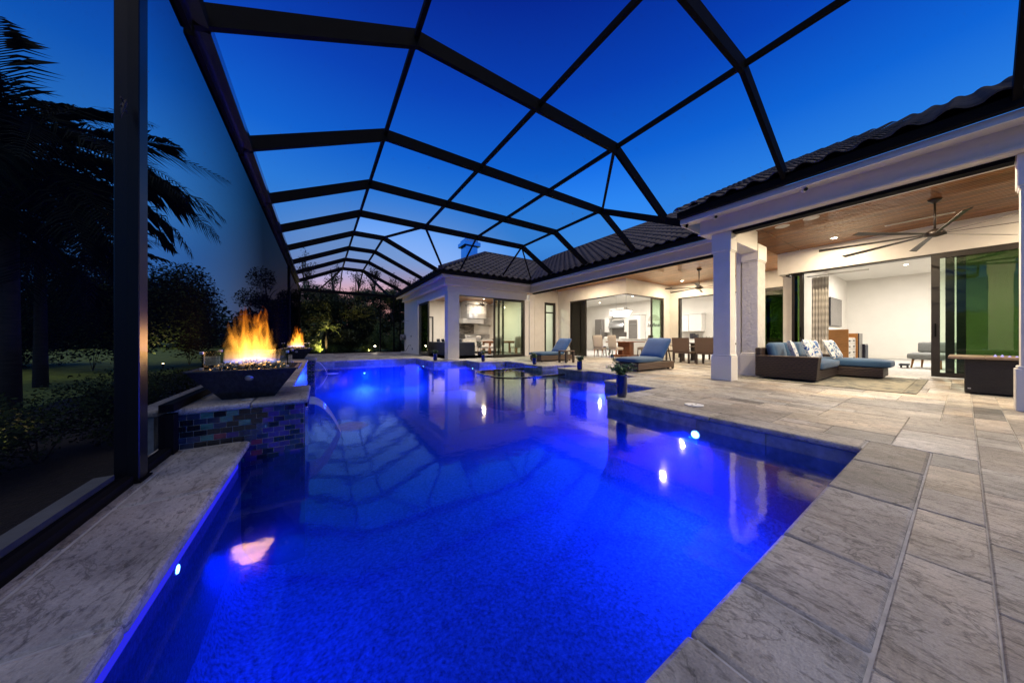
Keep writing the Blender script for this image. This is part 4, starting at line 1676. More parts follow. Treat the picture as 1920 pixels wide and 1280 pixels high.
def pillow(x, y, z, rz, rx, label, m, s=.48, group='blue and white throw pillows on the sofa'):
    bm = bmesh.new()
    bmesh.ops.create_grid(bm, x_segments=10, y_segments=10, size=.5)
    q = MB()
    vs, fs = [], []
    for sgn in (1, -1):
        o_ = len(vs)
        for v in bm.verts:
            u, w = v.co.x * 2, v.co.y * 2
            hgt = .30 * (max(0, (1 - u ** 4) * (1 - w ** 4))) ** .5
            pin = 1 - .08 * (1 - abs(u)) ** 1 * abs(w) ** 3
            pin2 = 1 - .08 * (1 - abs(w)) ** 1 * abs(u) ** 3
            vs.append((v.co.x * pin2 * s, sgn * hgt * .5 * s * .8, v.co.y * pin * s))
        bm.verts.index_update()
        for f in bm.faces:
            ids = [o_ + v.index for v in f.verts]
            fs.append(ids if sgn < 0 else ids[::-1])
    bm.free()
    q.add(vs, fs, True)
    o_ = q.ob('throw_pillow', m)
    o_.location = (x, y, z)
    o_.rotation_euler = (rx, 0, rz)
    return tag(o_, label, 'pillow', group)


pillow(8.85, 2.09, .645, .30, -.30, 'white pillow with blue blocks, leftmost on the wicker corner sofa', pillow_mat('pillow_print_a', 1))
pillow(9.36, 1.94, .655, .10, -.32, 'white pillow with a blue flower, second from left on the corner sofa', pillow_mat('pillow_print_b', 2.3), .5)
pillow(9.93, 1.94, .65, -.05, -.25, 'white floral pillow partly hidden behind the rightmost sofa pillow', pillow_mat('pillow_print_c', 3.1), .46)
pillow(10.42, 1.74, .65, -.15, -.42, 'white pillow with grey-blue leaves, rightmost on the corner sofa', pillow_mat('pillow_print_d', 4.7, ((.06, .14, .30), (.22, .32, .42))), .5)

# --- rug
rm = bpy.data.materials.new('faded_rug')
rm.use_nodes = True
t = rm.node_tree
b = t.nodes['Principled BSDF']
b.inputs['Roughness'].default_value = 0.95
tcn = N(t, 'ShaderNodeTexCoord')
v1 = N(t, 'ShaderNodeTexVoronoi')
v1.inputs['Scale'].default_value = 6
n1 = N(t, 'ShaderNodeTexNoise')
n1.inputs['Scale'].default_value = 26
n1.inputs['Detail'].default_value = 5
t.links.new(tcn.outputs['Object'], v1.inputs['Vector'])
t.links.new(tcn.outputs['Object'], n1.inputs['Vector'])
ad = N(t, 'ShaderNodeMath', operation='MULTIPLY_ADD')
ad.inputs[1].default_value = 0.9
t.links.new(v1.outputs['Distance'], ad.inputs[0])
t.links.new(n1.outputs[0], ad.inputs[2])
rr2 = N(t, 'ShaderNodeValToRGB')
e = rr2.color_ramp.elements
e[0].position, e[0].color = .55, (.045, .055, .055, 1)
e[1].position, e[1].color = 1.0, (.24, .225, .17, 1)
k = e.new(.78)
k.color = (.15, .15, .125, 1)
t.links.new(ad.outputs[0], rr2.inputs[0])
t.links.new(rr2.outputs[0], b.inputs['Base Color'])
rug = thing('rug', 'faded beige and grey patterned rug under the wicker corner sofa', 'rug', (9.5, 1.5, 0))
MB().cbox(8.19, 11.02, .56, 2.72, 0.003, .012, .003).ob('field', rm, rug)
RB = mat('rug_border', (.10, .13, .15), .95, var=.4, scale=20)
for bx in ((8.05, 11.09, .42, .555), (8.05, 11.09, 2.725, 2.80), (8.05, 8.185, .5555, 2.7245), (11.03, 11.09, .5555, 2.7245)):
    MB().cbox(*bx, 0.003, .0125, .003).ob('border', RB if bx[0] > 10 else rm, rug)

# --- gas fire table behind the right column
ft = thing('fire_table', 'dark wicker gas fire table with stone top beside the right column', 'fire table', (9.3, -.35, 0))
MB().cbox(8.93, 9.66, -.80, .0, .02, .57, .012).ob('base', mat('black_wicker', (.012, .010, .009), .5, bump=.6, bscale=60), ft)
TT = mat('fire_table_top', (.22, .16, .11), .3, var=.3, scale=5)
MB().cbox(8.80, 9.80, -.92, -.62, .571, .612, .006).cbox(8.80, 9.80, -.18, .15, .571, .612, .006).cbox(8.80, 9.10, -.619, -.181, .571, .612, .006).cbox(9.5, 9.80, -.619, -.181, .571, .612, .006).ob('table_top', TT, ft)
MB().box(9.101, 9.499, -.618, -.182, .571, .590).ob('burner', LEG, ft)
MB().box(8.925, 8.929, -.06, -.03, .08, .10).ob('valve', STEEL, ft)


# --- ceiling fans
FANM = mat('fan_bronze', (.030, .022, .018), .4, .3)


def fan(x, y, ztop, zm, r, nb, label, a0=0.1, light=False):
    th = thing('ceiling_fan', label, 'ceiling fan', (x, y, ztop), world=False)
    h_ = ztop - zm
    MB().lathe([(.02, -.075), (.075, -.03), (.085, 0)], n=16).ob('canopy', FANM, th, (0, 0, 0))
    MB().tube([(0, 0, -h_ + .08), (0, 0, -.07)], .015, 10).ob('downrod', FANM, th, (0, 0, 0))
    MB().lathe([(.03, -h_ - .06), (.13, -h_ - .03), (.14, -h_ + .02), (.09, -h_ + .05), (.03, -h_ + .09)], n=20).ob('motor', FANM, th, (0, 0, 0))
    q = MB()
    q.add([(.11, -.022, -.004), (r, -.048, -.022), (r, .048, .008), (.11, .022, .006), (.11, -.022, -.012), (r, -.048, -.030), (r, .048, .0), (.11, .022, -.002)],
          [(0, 1, 2, 3), (7, 6, 5, 4), (0, 4, 5, 1), (1, 5, 6, 2), (2, 6, 7, 3), (3, 7, 4, 0)])
    me = q.mesh('blade', FANM)
    for k in range(nb):
        mk('blade', me, th, (0, 0, -h_), (0, 0, a0 + 2 * math.pi * k / nb))
    if light:
        MB().lathe([(.05, -h_ - .10), (.09, -h_ - .061)], n=16).ob('light_kit', PAINT, th, (0, 0, 0))


fan(9.62, .30, CZ - .002, 2.86, 1.5, 8, 'large dark ceiling fan with eight long blades over the near porch', .22)
fan(11.85, 5.40, CZ - .002, 2.80, 1.2, 6, 'dark ceiling fan with pale hub over the outdoor dining set', .35, True)
fan(8.3, 16.0, 3.518, 2.95, 1.1, 8, 'dark ceiling fan inside the wing in front of the range hood', .15)

# --- speakers, slot diffusers, cameras, detectors
for (x, y, lab) in ((8.96, 2.30, 'smaller round white speaker in the plank ceiling nearest the textured column'), (8.87, 1.80, 'larger round white speaker in the near plank ceiling')):
    th = thing('ceiling_speaker', lab, 'speaker', (x, y, CZ), 'round ceiling speakers', world=False)
    MB().lathe([(.125, -.008), (.13, -.001)], n=24).ob('rim', PAINT, th, (0, 0, 0))
    MB().lathe([(.115, -.0105), (.115, -.0085)], n=24).ob('grille', mat('speaker_grille', (.62, .60, .56), .8), th, (0, 0, 0))
vt = thing('slot_diffuser', 'long white slot vent in the plank ceiling behind the near fan', 'vent', (10.9, .55, CZ), world=False)
MB().cbox(-.05, .05, -.45, .45, -.012, -.001, .002).ob('frame', PAINT, vt, (0, 0, 0))
MB().box(-.012, .012, -.42, .42, -.014, -.0125).ob('slot', LEG, vt, (0, 0, 0))


def camera_dome(x, y, z, label, dx=-1):
    th = thing('security_camera', label, 'security camera', (x, y, z), world=False)
    MB().lathe([(.045, -.02), (.05, 0)], n=16).ob('mount', PAINT, th, (0, 0, 0))
    MB().tube([(0, 0, -.055), (-.045 * abs(dx), -.03, -.065)], [.042, .038], 14).ob('housing', PAINT, th, (0, 0, 0))
    MB().tube([(-.045 * abs(dx), -.03, -.065), (-.052, -.034, -.067)], .028, 12).ob('lens', LEG, th, (0, 0, 0))


camera_dome(6.95, 2.85, 3.498, 'white dome camera under the near eave closest to the corner column')
camera_dome(6.95, 1.50, 3.498, 'white dome camera under the near eave right of the cage beam')
camera_dome(14.42, 7.85, 3.46, 'white camera in the far corner of the middle porch ceiling')
camera_dome(10.2, 11.5, 3.47, 'white camera by the porch ceiling edge near the wing corner')

# --- outdoor dining set
dt = thing('dining_table', 'dark wicker outdoor dining table in the middle porch', 'table', (12.7, 5.1, 0))
MB().cbox(12.1, 13.2, 3.9, 6.4, .70, .745, .01).ob('table_top', mat('dark_table_top', (.06, .045, .04), .35), dt)
for a, b in ((12.25, 4.1), (13.05, 4.1), (12.25, 6.2), (13.05, 6.2)):
    MB().cbox(a - .06, a + .06, b - .06, b + .06, 0, .699, .008).ob('leg', WICK, dt)


def dchair(x, y, rz, label):
    th = thing('dining_chair', label, 'chair', (x, y, 0), 'wicker chairs at the outdoor table', rz, False)
    MB().cbox(-.27, .27, -.27, .27, .36, .43, .012).ob('seat', WICKL, th, (0, 0, 0))
    q = MB()
    q.add([(-.30, -.24, .43), (.30, -.24, .43), (.30, -.30, .93), (-.30, -.30, .93), (-.30, -.28, .43), (.30, -.28, .43), (.30, -.345, .94), (-.30, -.345, .94)],
          [(0, 1, 2, 3), (7, 6, 5, 4), (0, 4, 5, 1), (1, 5, 6, 2), (2, 6, 7, 3), (3, 7, 4, 0)])
    q.ob('backrest', WICKL, th, (0, 0, 0))
    for s in (-1, 1):
        MB().cbox(s * .30 - .03, s * .30 + .03, -.27, .25, .60, .63, .008).ob('arm', WICKL, th, (0, 0, 0))
        for yy in (-.25, .24):
            MB().cbox(s * .27 - .03, s * .27 + .03, yy - .03, yy + .03, 0, .599 if yy > 0 else .36, .006).ob('leg', WICK, th, (0, 0, 0))


dchair(11.45, 5.72, -math.pi / 2, 'brown wicker dining chair seen from behind, left of two by the corner column')
dchair(11.45, 4.92, -math.pi / 2, 'brown wicker dining chair seen from behind, partly hidden by the corner column')
dchair(12.25, 6.95, math.pi, 'brown wicker dining chair at the far end of the outdoor table, seen from the side')
dchair(13.8, 5.72, math.pi / 2, 'brown wicker dining chair on the far side of the outdoor table')


def leaves(mb, n, c, s, leaf, rnd, flat=0.3, shape=None):
    """n small folded leaves through an uneven volume"""
    for _ in range(n):
        while True:
            u = Vector((rnd.uniform(-1, 1), rnd.uniform(-1, 1), rnd.uniform(-1, 1)))
            if u.length < 1 and (shape is None or shape(u)):
                break
        p = Vector((c[0] + u.x * s[0], c[1] + u.y * s[1], c[2] + u.z * s[2]))
        d = Vector((rnd.gauss(0, 1), rnd.gauss(0, 1), rnd.gauss(0, flat) + .2)).normalized()
        w = d.cross(Vector((rnd.gauss(0, .5), rnd.gauss(0, .5), 1))).normalized()
        k = leaf * rnd.uniform(.6, 1.3)
        mb.add([p, p + d * k * .5 + w * k * .28, p + d * k, p + d * k * .5 - w * k * .28], [(0, 1, 2, 3)])


LEAF = mat('leaf_green', (.09, .165, .05), .5, var=.4, scale=9)
LEAFD = mat('dark_leaf', (.018, .04, .016), .55, var=.5, scale=6)
LEAFY = mat('bright_leaf', (.10, .15, .03), .5, var=.4, scale=7)
STEM = mat('plant_stem', (.05, .035, .02), .7)
GLAZE = mat('blue_glaze', (.004, .010, .10), .08, var=.3, scale=6, coat=.9)
SOIL = mat('potting_soil', (.02, .014, .01), .95)
pr = random.Random(3)


def pot(x, y, w, h, label, nl, spread, hh, sprig=0):
    th = thing('potted_plant', label, 'potted plant', (x, y, 0.003), 'plants in blue glazed pots round the pool', world=False)
    MB().lathe([(w * .80, 0), (w * .98, h * .2), (w * 1.02, h * .6), (w * .95, h * .94), (w * 1.0, h), (w * .88, h), (w * .86, h * .9)], n=24).ob('pot', GLAZE, th, (0, 0, 0))
    MB().lathe([(w * .85, h * .86), (w * .85, h * .9)], n=16).ob('soil', SOIL, th, (0, 0, 0))
    q, s = MB(), MB()
    for k in range(nl):
        a = pr.uniform(0, 6.28)
        r = spread * pr.uniform(.2, 1)
        p0 = Vector((pr.uniform(-.3, .3) * w, pr.uniform(-.3, .3) * w, h * .88))
        p2 = Vector((r * math.cos(a), r * math.sin(a), h + hh * pr.uniform(.35, 1)))
        p1 = (p0 + p2) / 2 + Vector((0, 0, .06 * spread / .15))
        pts = [p0 * (1 - u) ** 2 + p1 * 2 * u * (1 - u) + p2 * u * u for u in (0, .25, .5, .75, 1)]
        s.tube(pts, .0022, 4, False)
        for u in [i / 8 for i in range(2, 9)]:
            c = p0 * (1 - u) ** 2 + p1 * 2 * u * (1 - u) + p2 * u * u
            leaves(q, 4, c, (.024, .024, .022), .05, pr, .5)
    if sprig:
        for (dx, dy, dz) in ((-.22, .10, .42), (-.26, .02, .30), (-.30, .05, .12), (-.20, -.02, .08), (.16, -.12, .16), (.20, -.10, .10)):
            p0 = Vector((0, 0, h * .9))
            p2 = Vector((dx, dy, h + dz))
            p1 = (p0 + p2) / 2 + Vector((0, 0, .10))
            pts = [p0 * (1 - u) ** 2 + p1 * 2 * u * (1 - u) + p2 * u * u for u in [i / 7 for i in range(8)]]
            s.tube(pts, [.004 - .0004 * i for i in range(8)], 5, False)
            for u in [i / 14 for i in range(4, 15)]:
                c = p0 * (1 - u) ** 2 + p1 * 2 * u * (1 - u) + p2 * u * u
                leaves(q, 4, c, (.022, .022, .02), .046, pr, .5)
    s.ob('stem', STEM, th, (0, 0, 0))
    tag(q.ob('foliage', LEAF, th, (0, 0, 0)), kind='stuff')


pot(3.92, 2.90, .082, .345, 'tall dark blue vase with sprawling leafy sprigs at the pool corner', 16, .17, .16, 1)
pot(6.28, 6.06, .078, .25, 'blue pot with bushy green plant on the deck tongue between the loungers', 14, .12, .16)
pot(6.30, 8.22, .072, .23, 'blue pot with light green plant before the farther lounger', 14, .11, .17)
pot(5.42, 10.42, .075, .26, 'blue pot with thin spiky plant before the wing doors', 12, .13, .22)
pot(3.98, 11.9, .085, .28, 'blue pot with round dark plant left of the wing corner column', 20, .13, .14)
tp = thing('table_plant', 'dark broad-leaved plant standing on the outdoor dining table', 'plant', (12.4, 5.4, .746), world=False)
q = MB()
for a in range(7):
    an = a * .9
    d = Vector((math.cos(an), math.sin(an), 0))
    w = Vector((-d.y, d.x, 0)) * .04
    q.add([d * .02, d * .12 + w + Vector((0, 0, .12)), d * .30 + Vector((0, 0, .26)), d * .12 - w + Vector((0, 0, .12))], [(0, 1, 2, 3)])
q.ob('foliage', LEAFD, tp, (0, 0, 0))
MB().lathe([(.05, 0), (.07, .09)], n=14).ob('pot', LEG, tp, (0, 0, 0))

# --- skimmer lid and deck drain
sk = thing('skimmer_lid', 'white oval skimmer lid set in the deck near the bright pool light', 'skimmer lid', (4.25, 2.0, .003), world=False)
q = MB().lathe([(.115, 0), (.115, .006), (.10, .009)], n=24)
q.ob('lid', FIX, sk, (0, 0, 0))
for s in (-.05, .05):
    MB().lathe([(.014, .009), (.014, .0105)], s, 0, 10).ob('finger_hole', LEG, sk, (0, 0, 0))

# ================================================================== fire bowls
IRON = mat('bowl_iron', (.035, .04, .05), .42, .55, var=.45, scale=4, stretch=(9, 9, 1.2), bump=.15, bscale=12)
FGLASS = mat('fire_glass', (.02, .035, .045), .08, var=.8, scale=30, coat=1.0, rand=.7, col2=(.16, .20, .20))


def flame_mat(name, zs, seed):
    m = bpy.data.materials.new(name)
    m.use_nodes = True
    t = m.node_tree
    t.nodes.clear()
    tcn = N(t, 'ShaderNodeTexCoord')
    sp = N(t, 'ShaderNodeSeparateXYZ')
    t.links.new(tcn.outputs['Object'], sp.inputs[0])
    mp = N(t, 'ShaderNodeMapping')
    mp.inputs['Scale'].default_value = (12, 12, 3.0)
    mp.inputs['Location'].default_value = (seed, seed * 2, seed * .7)
    t.links.new(tcn.outputs['Object'], mp.inputs[0])
    n1 = N(t, 'ShaderNodeTexNoise')
    n1.inputs['Scale'].default_value = 0.8
    n1.inputs['Detail'].default_value = 4
    n1.inputs['Distortion'].default_value = 1.3
    t.links.new(mp.outputs[0], n1.inputs['Vector'])
    # height 0..1
    hn = N(t, 'ShaderNodeMath', operation='DIVIDE')
    hn.inputs[1].default_value = zs
    t.links.new(sp.outputs['Z'], hn.inputs[0])
    # threshold rises with height so the flame breaks into tongues
    th = N(t, 'ShaderNodeMapRange')
    th.inputs[3].default_value = .27
    th.inputs[4].default_value = .62
    t.links.new(hn.outputs[0], th.inputs[0])
    # and with distance from the axis so that it peaks in the middle
    flat = N(t, 'ShaderNodeVectorMath', operation='MULTIPLY')
    flat.inputs[1].default_value = (1, 1, 0)
    t.links.new(tcn.outputs['Object'], flat.inputs[0])
    rad = N(t, 'ShaderNodeVectorMath', operation='DOT_PRODUCT')
    t.links.new(flat.outputs[0], rad.inputs[0])
    t.links.new(flat.outputs[0], rad.inputs[1])
    rk = N(t, 'ShaderNodeMath', operation='MULTIPLY_ADD')
    rk.inputs[1].default_value = 6.5
    t.links.new(rad.outputs['Value'], rk.inputs[0])
    t.links.new(th.outputs[0], rk.inputs[2])
    sb = N(t, 'ShaderNodeMath', operation='SUBTRACT')
    t.links.new(n1.outputs[0], sb.inputs[0])
    t.links.new(rk.outputs[0], sb.inputs[1])
    ml = N(t, 'ShaderNodeMath', operation='MULTIPLY', use_clamp=True)
    ml.inputs[1].default_value = 8.0
    t.links.new(sb.outputs[0], ml.inputs[0])
    st_ = N(t, 'ShaderNodeMath', operation='MULTIPLY')
    st_.inputs[1].default_value = 19.0
    t.links.new(ml.outputs[0], st_.inputs[0])
    r = N(t, 'ShaderNodeValToRGB')
    e = r.color_ramp.elements
    e[0].position, e[0].color = 0.0, (.10, .20, .75, 1)
    e[1].position, e[1].color = 1.0, (.55, .11, .015, 1)
    for p, c in ((.08, (.7, .34, .16)), (.2, (1.0, .44, .06)), (.55, (1.0, .32, .02)), (.8, (.85, .19, .012))):
        k = e.new(p)
        k.color = (*c, 1)
    t.links.new(hn.outputs[0], r.inputs[0])
    em = N(t, 'ShaderNodeEmission')
    t.links.new(r.outputs[0], em.inputs[0])
    t.links.new(st_.outputs[0], em.inputs[1])
    o = N(t, 'ShaderNodeOutputMaterial')
    t.links.new(em.outputs[0], o.inputs['Volume'])
    return m


def firebowl(cx, cy, label, flab, seed):
    z0 = CH + .002
    th = thing('fire_bowl', label, 'fire bowl', (cx, cy, z0), 'square fire bowls on the pool pedestals', world=False)
    b, w, h = .19, .385, .285
    q = MB()

    def ring(r, z):
        return [(-r, -r, z), (r, -r, z), (r, r, z), (-r, r, z)]
    vs = ring(b, 0) + ring(w, h) + ring(w - .03, h) + ring(w - .04, h - .05)
    fs = [(3, 2, 1, 0)] + [(i, (i + 1) % 4, 4 + (i + 1) % 4, 4 + i) for i in range(4)] + [(4 + i, 4 + (i + 1) % 4, 8 + (i + 1) % 4, 8 + i) for i in range(4)] \
        + [(8 + i, 8 + (i + 1) % 4, 12 + (i + 1) % 4, 12 + i) for i in range(4)] + [(12, 13, 14, 15)]
    q.add(vs, fs)
    q.ob('bowl', IRON, th, (0, 0, 0))
    MB().cbox(-w - .006, w + .006, -w - .006, -w + .012, h - .012, h + .004, .003).cbox(-w - .006, w + .006, w - .012, w + .006, h - .012, h + .004, .003) \
        .cbox(-w - .006, -w + .012, -w + .013, w - .013, h - .012, h + .004, .003).cbox(w - .012, w + .006, -w + .013, w - .013, h - .012, h + .004, .003).ob('rim', IRON, th, (0, 0, 0))
    mlo = MB()
    mlo.lathe([(.032, 0), (.03, .008), (.012, .012)], n=18)
    o_ = mlo.ob('key_valve', STEEL, th, (.02, -.335, h * .62 + .03))
    o_.rotation_euler = (math.radians(124), 0, 0)
    gz0, gz1 = h + .006, h + .165
    s = .30
    for k in range(4):
        a = k * math.pi / 2
        g = MB().box(-s + .02, s - .02, -.004, .004, gz0, gz1)
        xf(g, Matrix.Rotation(a, 4, 'Z') @ Matrix.Translation((0, -s, 0)))
        g.ob('glass_guard', CLEAR, th, (0, 0, 0))
        for c in ((-s, -s), (s, -s)):
            pass
    for cxx, cyy in ((-s, -s), (s, -s), (s, s), (-s, s)):
        MB().cbox(cxx - .012, cxx + .012, cyy - .012, cyy + .012, gz0, gz0 + .02, .002).ob('glass_clip', STEEL, th, (0, 0, 0))
        MB().cbox(cxx - .012, cxx + .012, cyy - .012, cyy + .012, gz1 - .02, gz1 + .004, .002).ob('glass_clip', STEEL, th, (0, 0, 0))
    # broken fire glass heaped in the bowl
    q = MB()
    rn = random.Random(seed)
    MB().lathe([(.27, h - .045), (.26, h + .01), (.16, h + .05), (.02, h + .065)], n=20).ob('glass_bed', mat('glass_bed', (.01, .012, .014), .4), th, (0, 0, 0))
    for _ in range(900):
        u, v = rn.uniform(-.30, .30), rn.uniform(-.30, .30)
        rr_ = math.hypot(u, v)
        zt = h - .03 + .09 * max(0, 1 - (rr_ / .33) ** 2) + rn.uniform(0, .016)
        r = rn.uniform(.008, .016)
        M = Matrix.Translation((u, v, zt)) @ Matrix.Rotation(rn.uniform(0, 6), 4, (rn.random(), rn.random(), rn.random() + .1))
        q.add([M @ Vector(p) for p in ((r, 0, 0), (-r * .6, r * .8, 0), (-r * .6, -r * .8, 0), (0, .2 * r, r), (.1 * r, 0, -r * .8))],
              [(0, 1, 3), (1, 2, 3), (2, 0, 3), (1, 0, 4), (2, 1, 4), (0, 2, 4)])
    tag(q.ob('fire_glass', FGLASS, th, (0, 0, 0)), kind='stuff')
    # flame: a tapered body of burning gas
    fl = thing('flame', flab, 'flame', (cx, cy, z0 + h + .045), 'gas flames in the fire bowls', world=False)
    q = MB()
    prof = [(.12, -.03), (.21, .0), (.25, .06), (.25, .18), (.22, .32), (.17, .45), (.10, .56), (.02, .64)]
    q.lathe(prof, n=24)
    q.ob('flame_body', flame_mat('flame_gas', .62, seed), fl, (0, 0, 0))
    lamp('POINT', 'flame_light', (0, 0, .18), 13, (1.0, .48, .14), fl, .16)


firebowl(-.57, 3.95, 'large dark square fire bowl with glass guard on the nearer pedestal', 'tall orange flame burning in the nearer fire bowl', 3)
firebowl(-.57, 10.48, 'dark square fire bowl with glass guard on the far pedestal', 'smaller orange flame in the far fire bowl', 8)
hd = MB().tube([(-.60, 3.60, CH + .004), (-.60, 3.60, CH + .012), (-.52, 3.595, CH + .012), (-.52, 3.595, CH + .004)], .004, 6)
tag(hd.ob('pull_handle', STEEL), 'small steel pull handle lying on the stone cap before the nearer bowl', 'handle')
fg = bpy.data.materials.new('burner_flame')
tf_ = thing('burner_flame', 'low blue and pink flames on top of the gas fire table', 'flame', (9.3, -.40, .595), world=False)
q = MB()
for k in range(5):
    u = -.12 + .06 * k
    hgt = R.uniform(.025, .05)
    q.lathe([(.012, 0), (.016, hgt * .4), (.002, hgt)], R.uniform(-.05, .05), u, 8)
q.ob('flame_tongue', emis('burner_glow', (.50, .42, .95), 1.2), tf_, (0, 0, 0))

# ------------------------------------------------------------------ water spouts and their foam
ws = bpy.data.materials.new('falling_water')
ws.use_nodes = True
t = ws.node_tree
t.nodes.clear()
tr = N(t, 'ShaderNodeBsdfTransparent')
tr.inputs[0].default_value = (.92, .95, 1, 1)
gl = N(t, 'ShaderNodeBsdfGlossy')
gl.inputs['Roughness'].default_value = .15
df = N(t, 'ShaderNodeBsdfTranslucent')
df.inputs[0].default_value = (.8, .85, .95, 1)
d2 = N(t, 'ShaderNodeBsdfDiffuse')
d2.inputs[0].default_value = (.8, .85, .95, 1)
tcn = N(t, 'ShaderNodeTexCoord')
mp = N(t, 'ShaderNodeMapping')
mp.inputs['Scale'].default_value = (1.5, 34, 1.5)
n1 = N(t, 'ShaderNodeTexNoise')
n1.inputs['Scale'].default_value = 1.3
n1.inputs['Detail'].default_value = 3
t.links.new(tcn.outputs['Object'], mp.inputs[0])
t.links.new(mp.outputs[0], n1.inputs['Vector'])
r = N(t, 'ShaderNodeMapRange')
r.inputs[1].default_value = .36
r.inputs[2].default_value = .60
r.inputs[3].default_value = .5
r.inputs[4].default_value = .95
t.links.new(n1.outputs[0], r.inputs[0])
a1 = N(t, 'ShaderNodeMixShader')
a1.inputs[0].default_value = .5
t.links.new(df.outputs[0], a1.inputs[1])
t.links.new(d2.outputs[0], a1.inputs[2])
a2 = N(t, 'ShaderNodeMixShader')
a2.inputs[0].default_value = .35
t.links.new(a1.outputs[0], a2.inputs[1])
t.links.new(gl.outputs[0], a2.inputs[2])
a3 = N(t, 'ShaderNodeMixShader')
oo = N(t, 'ShaderNodeOutputMaterial')
t.links.new(r.outputs[0], a3.inputs[0])
t.links.new(tr.outputs[0], a3.inputs[1])
t.links.new(a2.outputs[0], a3.inputs[2])
t.links.new(a3.outputs[0], oo.inputs[0])
fm = bpy.data.materials.new('splash_foam')
fm.use_nodes = True
t = fm.node_tree
t.nodes.clear()
tr = N(t, 'ShaderNodeBsdfTransparent')
d2 = N(t, 'ShaderNodeBsdfDiffuse')
d2.inputs[0].default_value = (.72, .78, 1.0, 1)
tcn = N(t, 'ShaderNodeTexCoord')
ln = N(t, 'ShaderNodeVectorMath', operation='LENGTH')
mp = N(t, 'ShaderNodeMapping')
mp.inputs['Scale'].default_value = (4.4, 3.6, 0)
t.links.new(tcn.outputs['Object'], mp.inputs[0])
t.links.new(mp.outputs[0], ln.inputs[0])
n1 = N(t, 'ShaderNodeTexNoise')
n1.inputs['Scale'].default_value = 14
n1.inputs['Detail'].default_value = 4
t.links.new(tcn.outputs['Object'], n1.inputs['Vector'])
mr = N(t, 'ShaderNodeMapRange', interpolation_type='SMOOTHSTEP')
mr.inputs[1].default_value = 1.0
mr.inputs[2].default_value = .35
mr.inputs[3].default_value = 0
mr.inputs[4].default_value = 1.0
t.links.new(ln.outputs['Value'], mr.inputs[0])
mm_ = N(t, 'ShaderNodeMath', operation='MULTIPLY', use_clamp=True)
m3 = N(t, 'ShaderNodeMapRange')
m3.inputs[1].default_value = .25
m3.inputs[2].default_value = .6
m3.inputs[3].default_value = .6
t.links.new(n1.outputs[0], m3.inputs[0])
t.links.new(mr.outputs[0], mm_.inputs[0])
t.links.new(m3.outputs[0], mm_.inputs[1])
tl = N(t, 'ShaderNodeBsdfTranslucent')
tl.inputs[0].default_value = (.72, .78, 1.0, 1)
fo = N(t, 'ShaderNodeMixShader')
fo.inputs[0].default_value = .7
t.links.new(d2.outputs[0], fo.inputs[1])
t.links.new(tl.outputs[0], fo.inputs[2])
mx = N(t, 'ShaderNodeMixShader')
oo = N(t, 'ShaderNodeOutputMaterial')
t.links.new(mm_.outputs[0], mx.inputs[0])
t.links.new(tr.outputs[0], mx.inputs[1])
t.links.new(fo.outputs[0], mx.inputs[2])
t.links.new(mx.outputs[0], oo.inputs[0])


def spout(y, label):
    th = thing('water_spout', label, 'water spout', (-.12, y, WZ), 'water sheets falling from the fire pedestals', world=False)
    q = MB()
    n, m_ = 14, 10
    hw = .24
    vs = []
    for i in range(n + 1):
        u = i / n
        x = .02 + .30 * u
        zz = .385 - .385 * u * u + .03 * u * (1 - u)
        w = hw * (1 - .22 * u)
        for j in range(m_ + 1):
            v = -1 + 2 * j / m_
            vs.append((x, v * w, zz + .004 * math.sin(v * 9 + u * 3)))
    fs = []
    for i in range(n):
        for j in range(m_):
            a = i * (m_ + 1) + j
            fs.append((a, a + 1, a + m_ + 2, a + m_ + 1))
    q.add(vs, fs, True)
    q.ob('water_sheet', ws, th, (0, 0, 0))
    f = MB().quad((-.36, -.40, .006), (.42, -.40, .006), (.42, .40, .006), (-.36, .40, .006))
    f.ob('foam', fm, th, (.44, .10, 0))


spout(4.0, 'clear sheet of water arcing from the nearer fire pedestal into the pool')
spout(10.48, 'clear sheet of water arcing from the far fire pedestal into the pool')

# ================================================================== indoor furnishings
OAK = mat('honey_wood', (.36, .16, .045), .4, var=.25, scale=6, stretch=(1, 1, 6))
WAL = mat('reddish_wood', (.24, .085, .03), .35, var=.3, scale=5, stretch=(1, 1, 4))
GREYF = mat('grey_upholstery', (.23, .24, .24), .9, var=.12, scale=30, bump=.2)
BEIGE = mat('beige_upholstery', (.46, .40, .34), .9, var=.08, scale=20)
TAUPE = mat('taupe_upholstery', (.24, .20, .17), .9, var=.1, scale=20)
CHAR = mat('charcoal_upholstery', (.045, .05, .065), .9, var=.15, scale=25)
CAB = mat('white_cabinet', (.72, .70, .67), .4, var=.02)
SLATE = mat('grey_appliance', (.21, .195, .185), .35, .5, var=.1, scale=3, stretch=(1, 1, 12))
STONEW = mat('counter_stone', (.55, .52, .48), .25, var=.2, scale=6)
BLACK = mat('black_panel', (.018, .016, .024), .25)

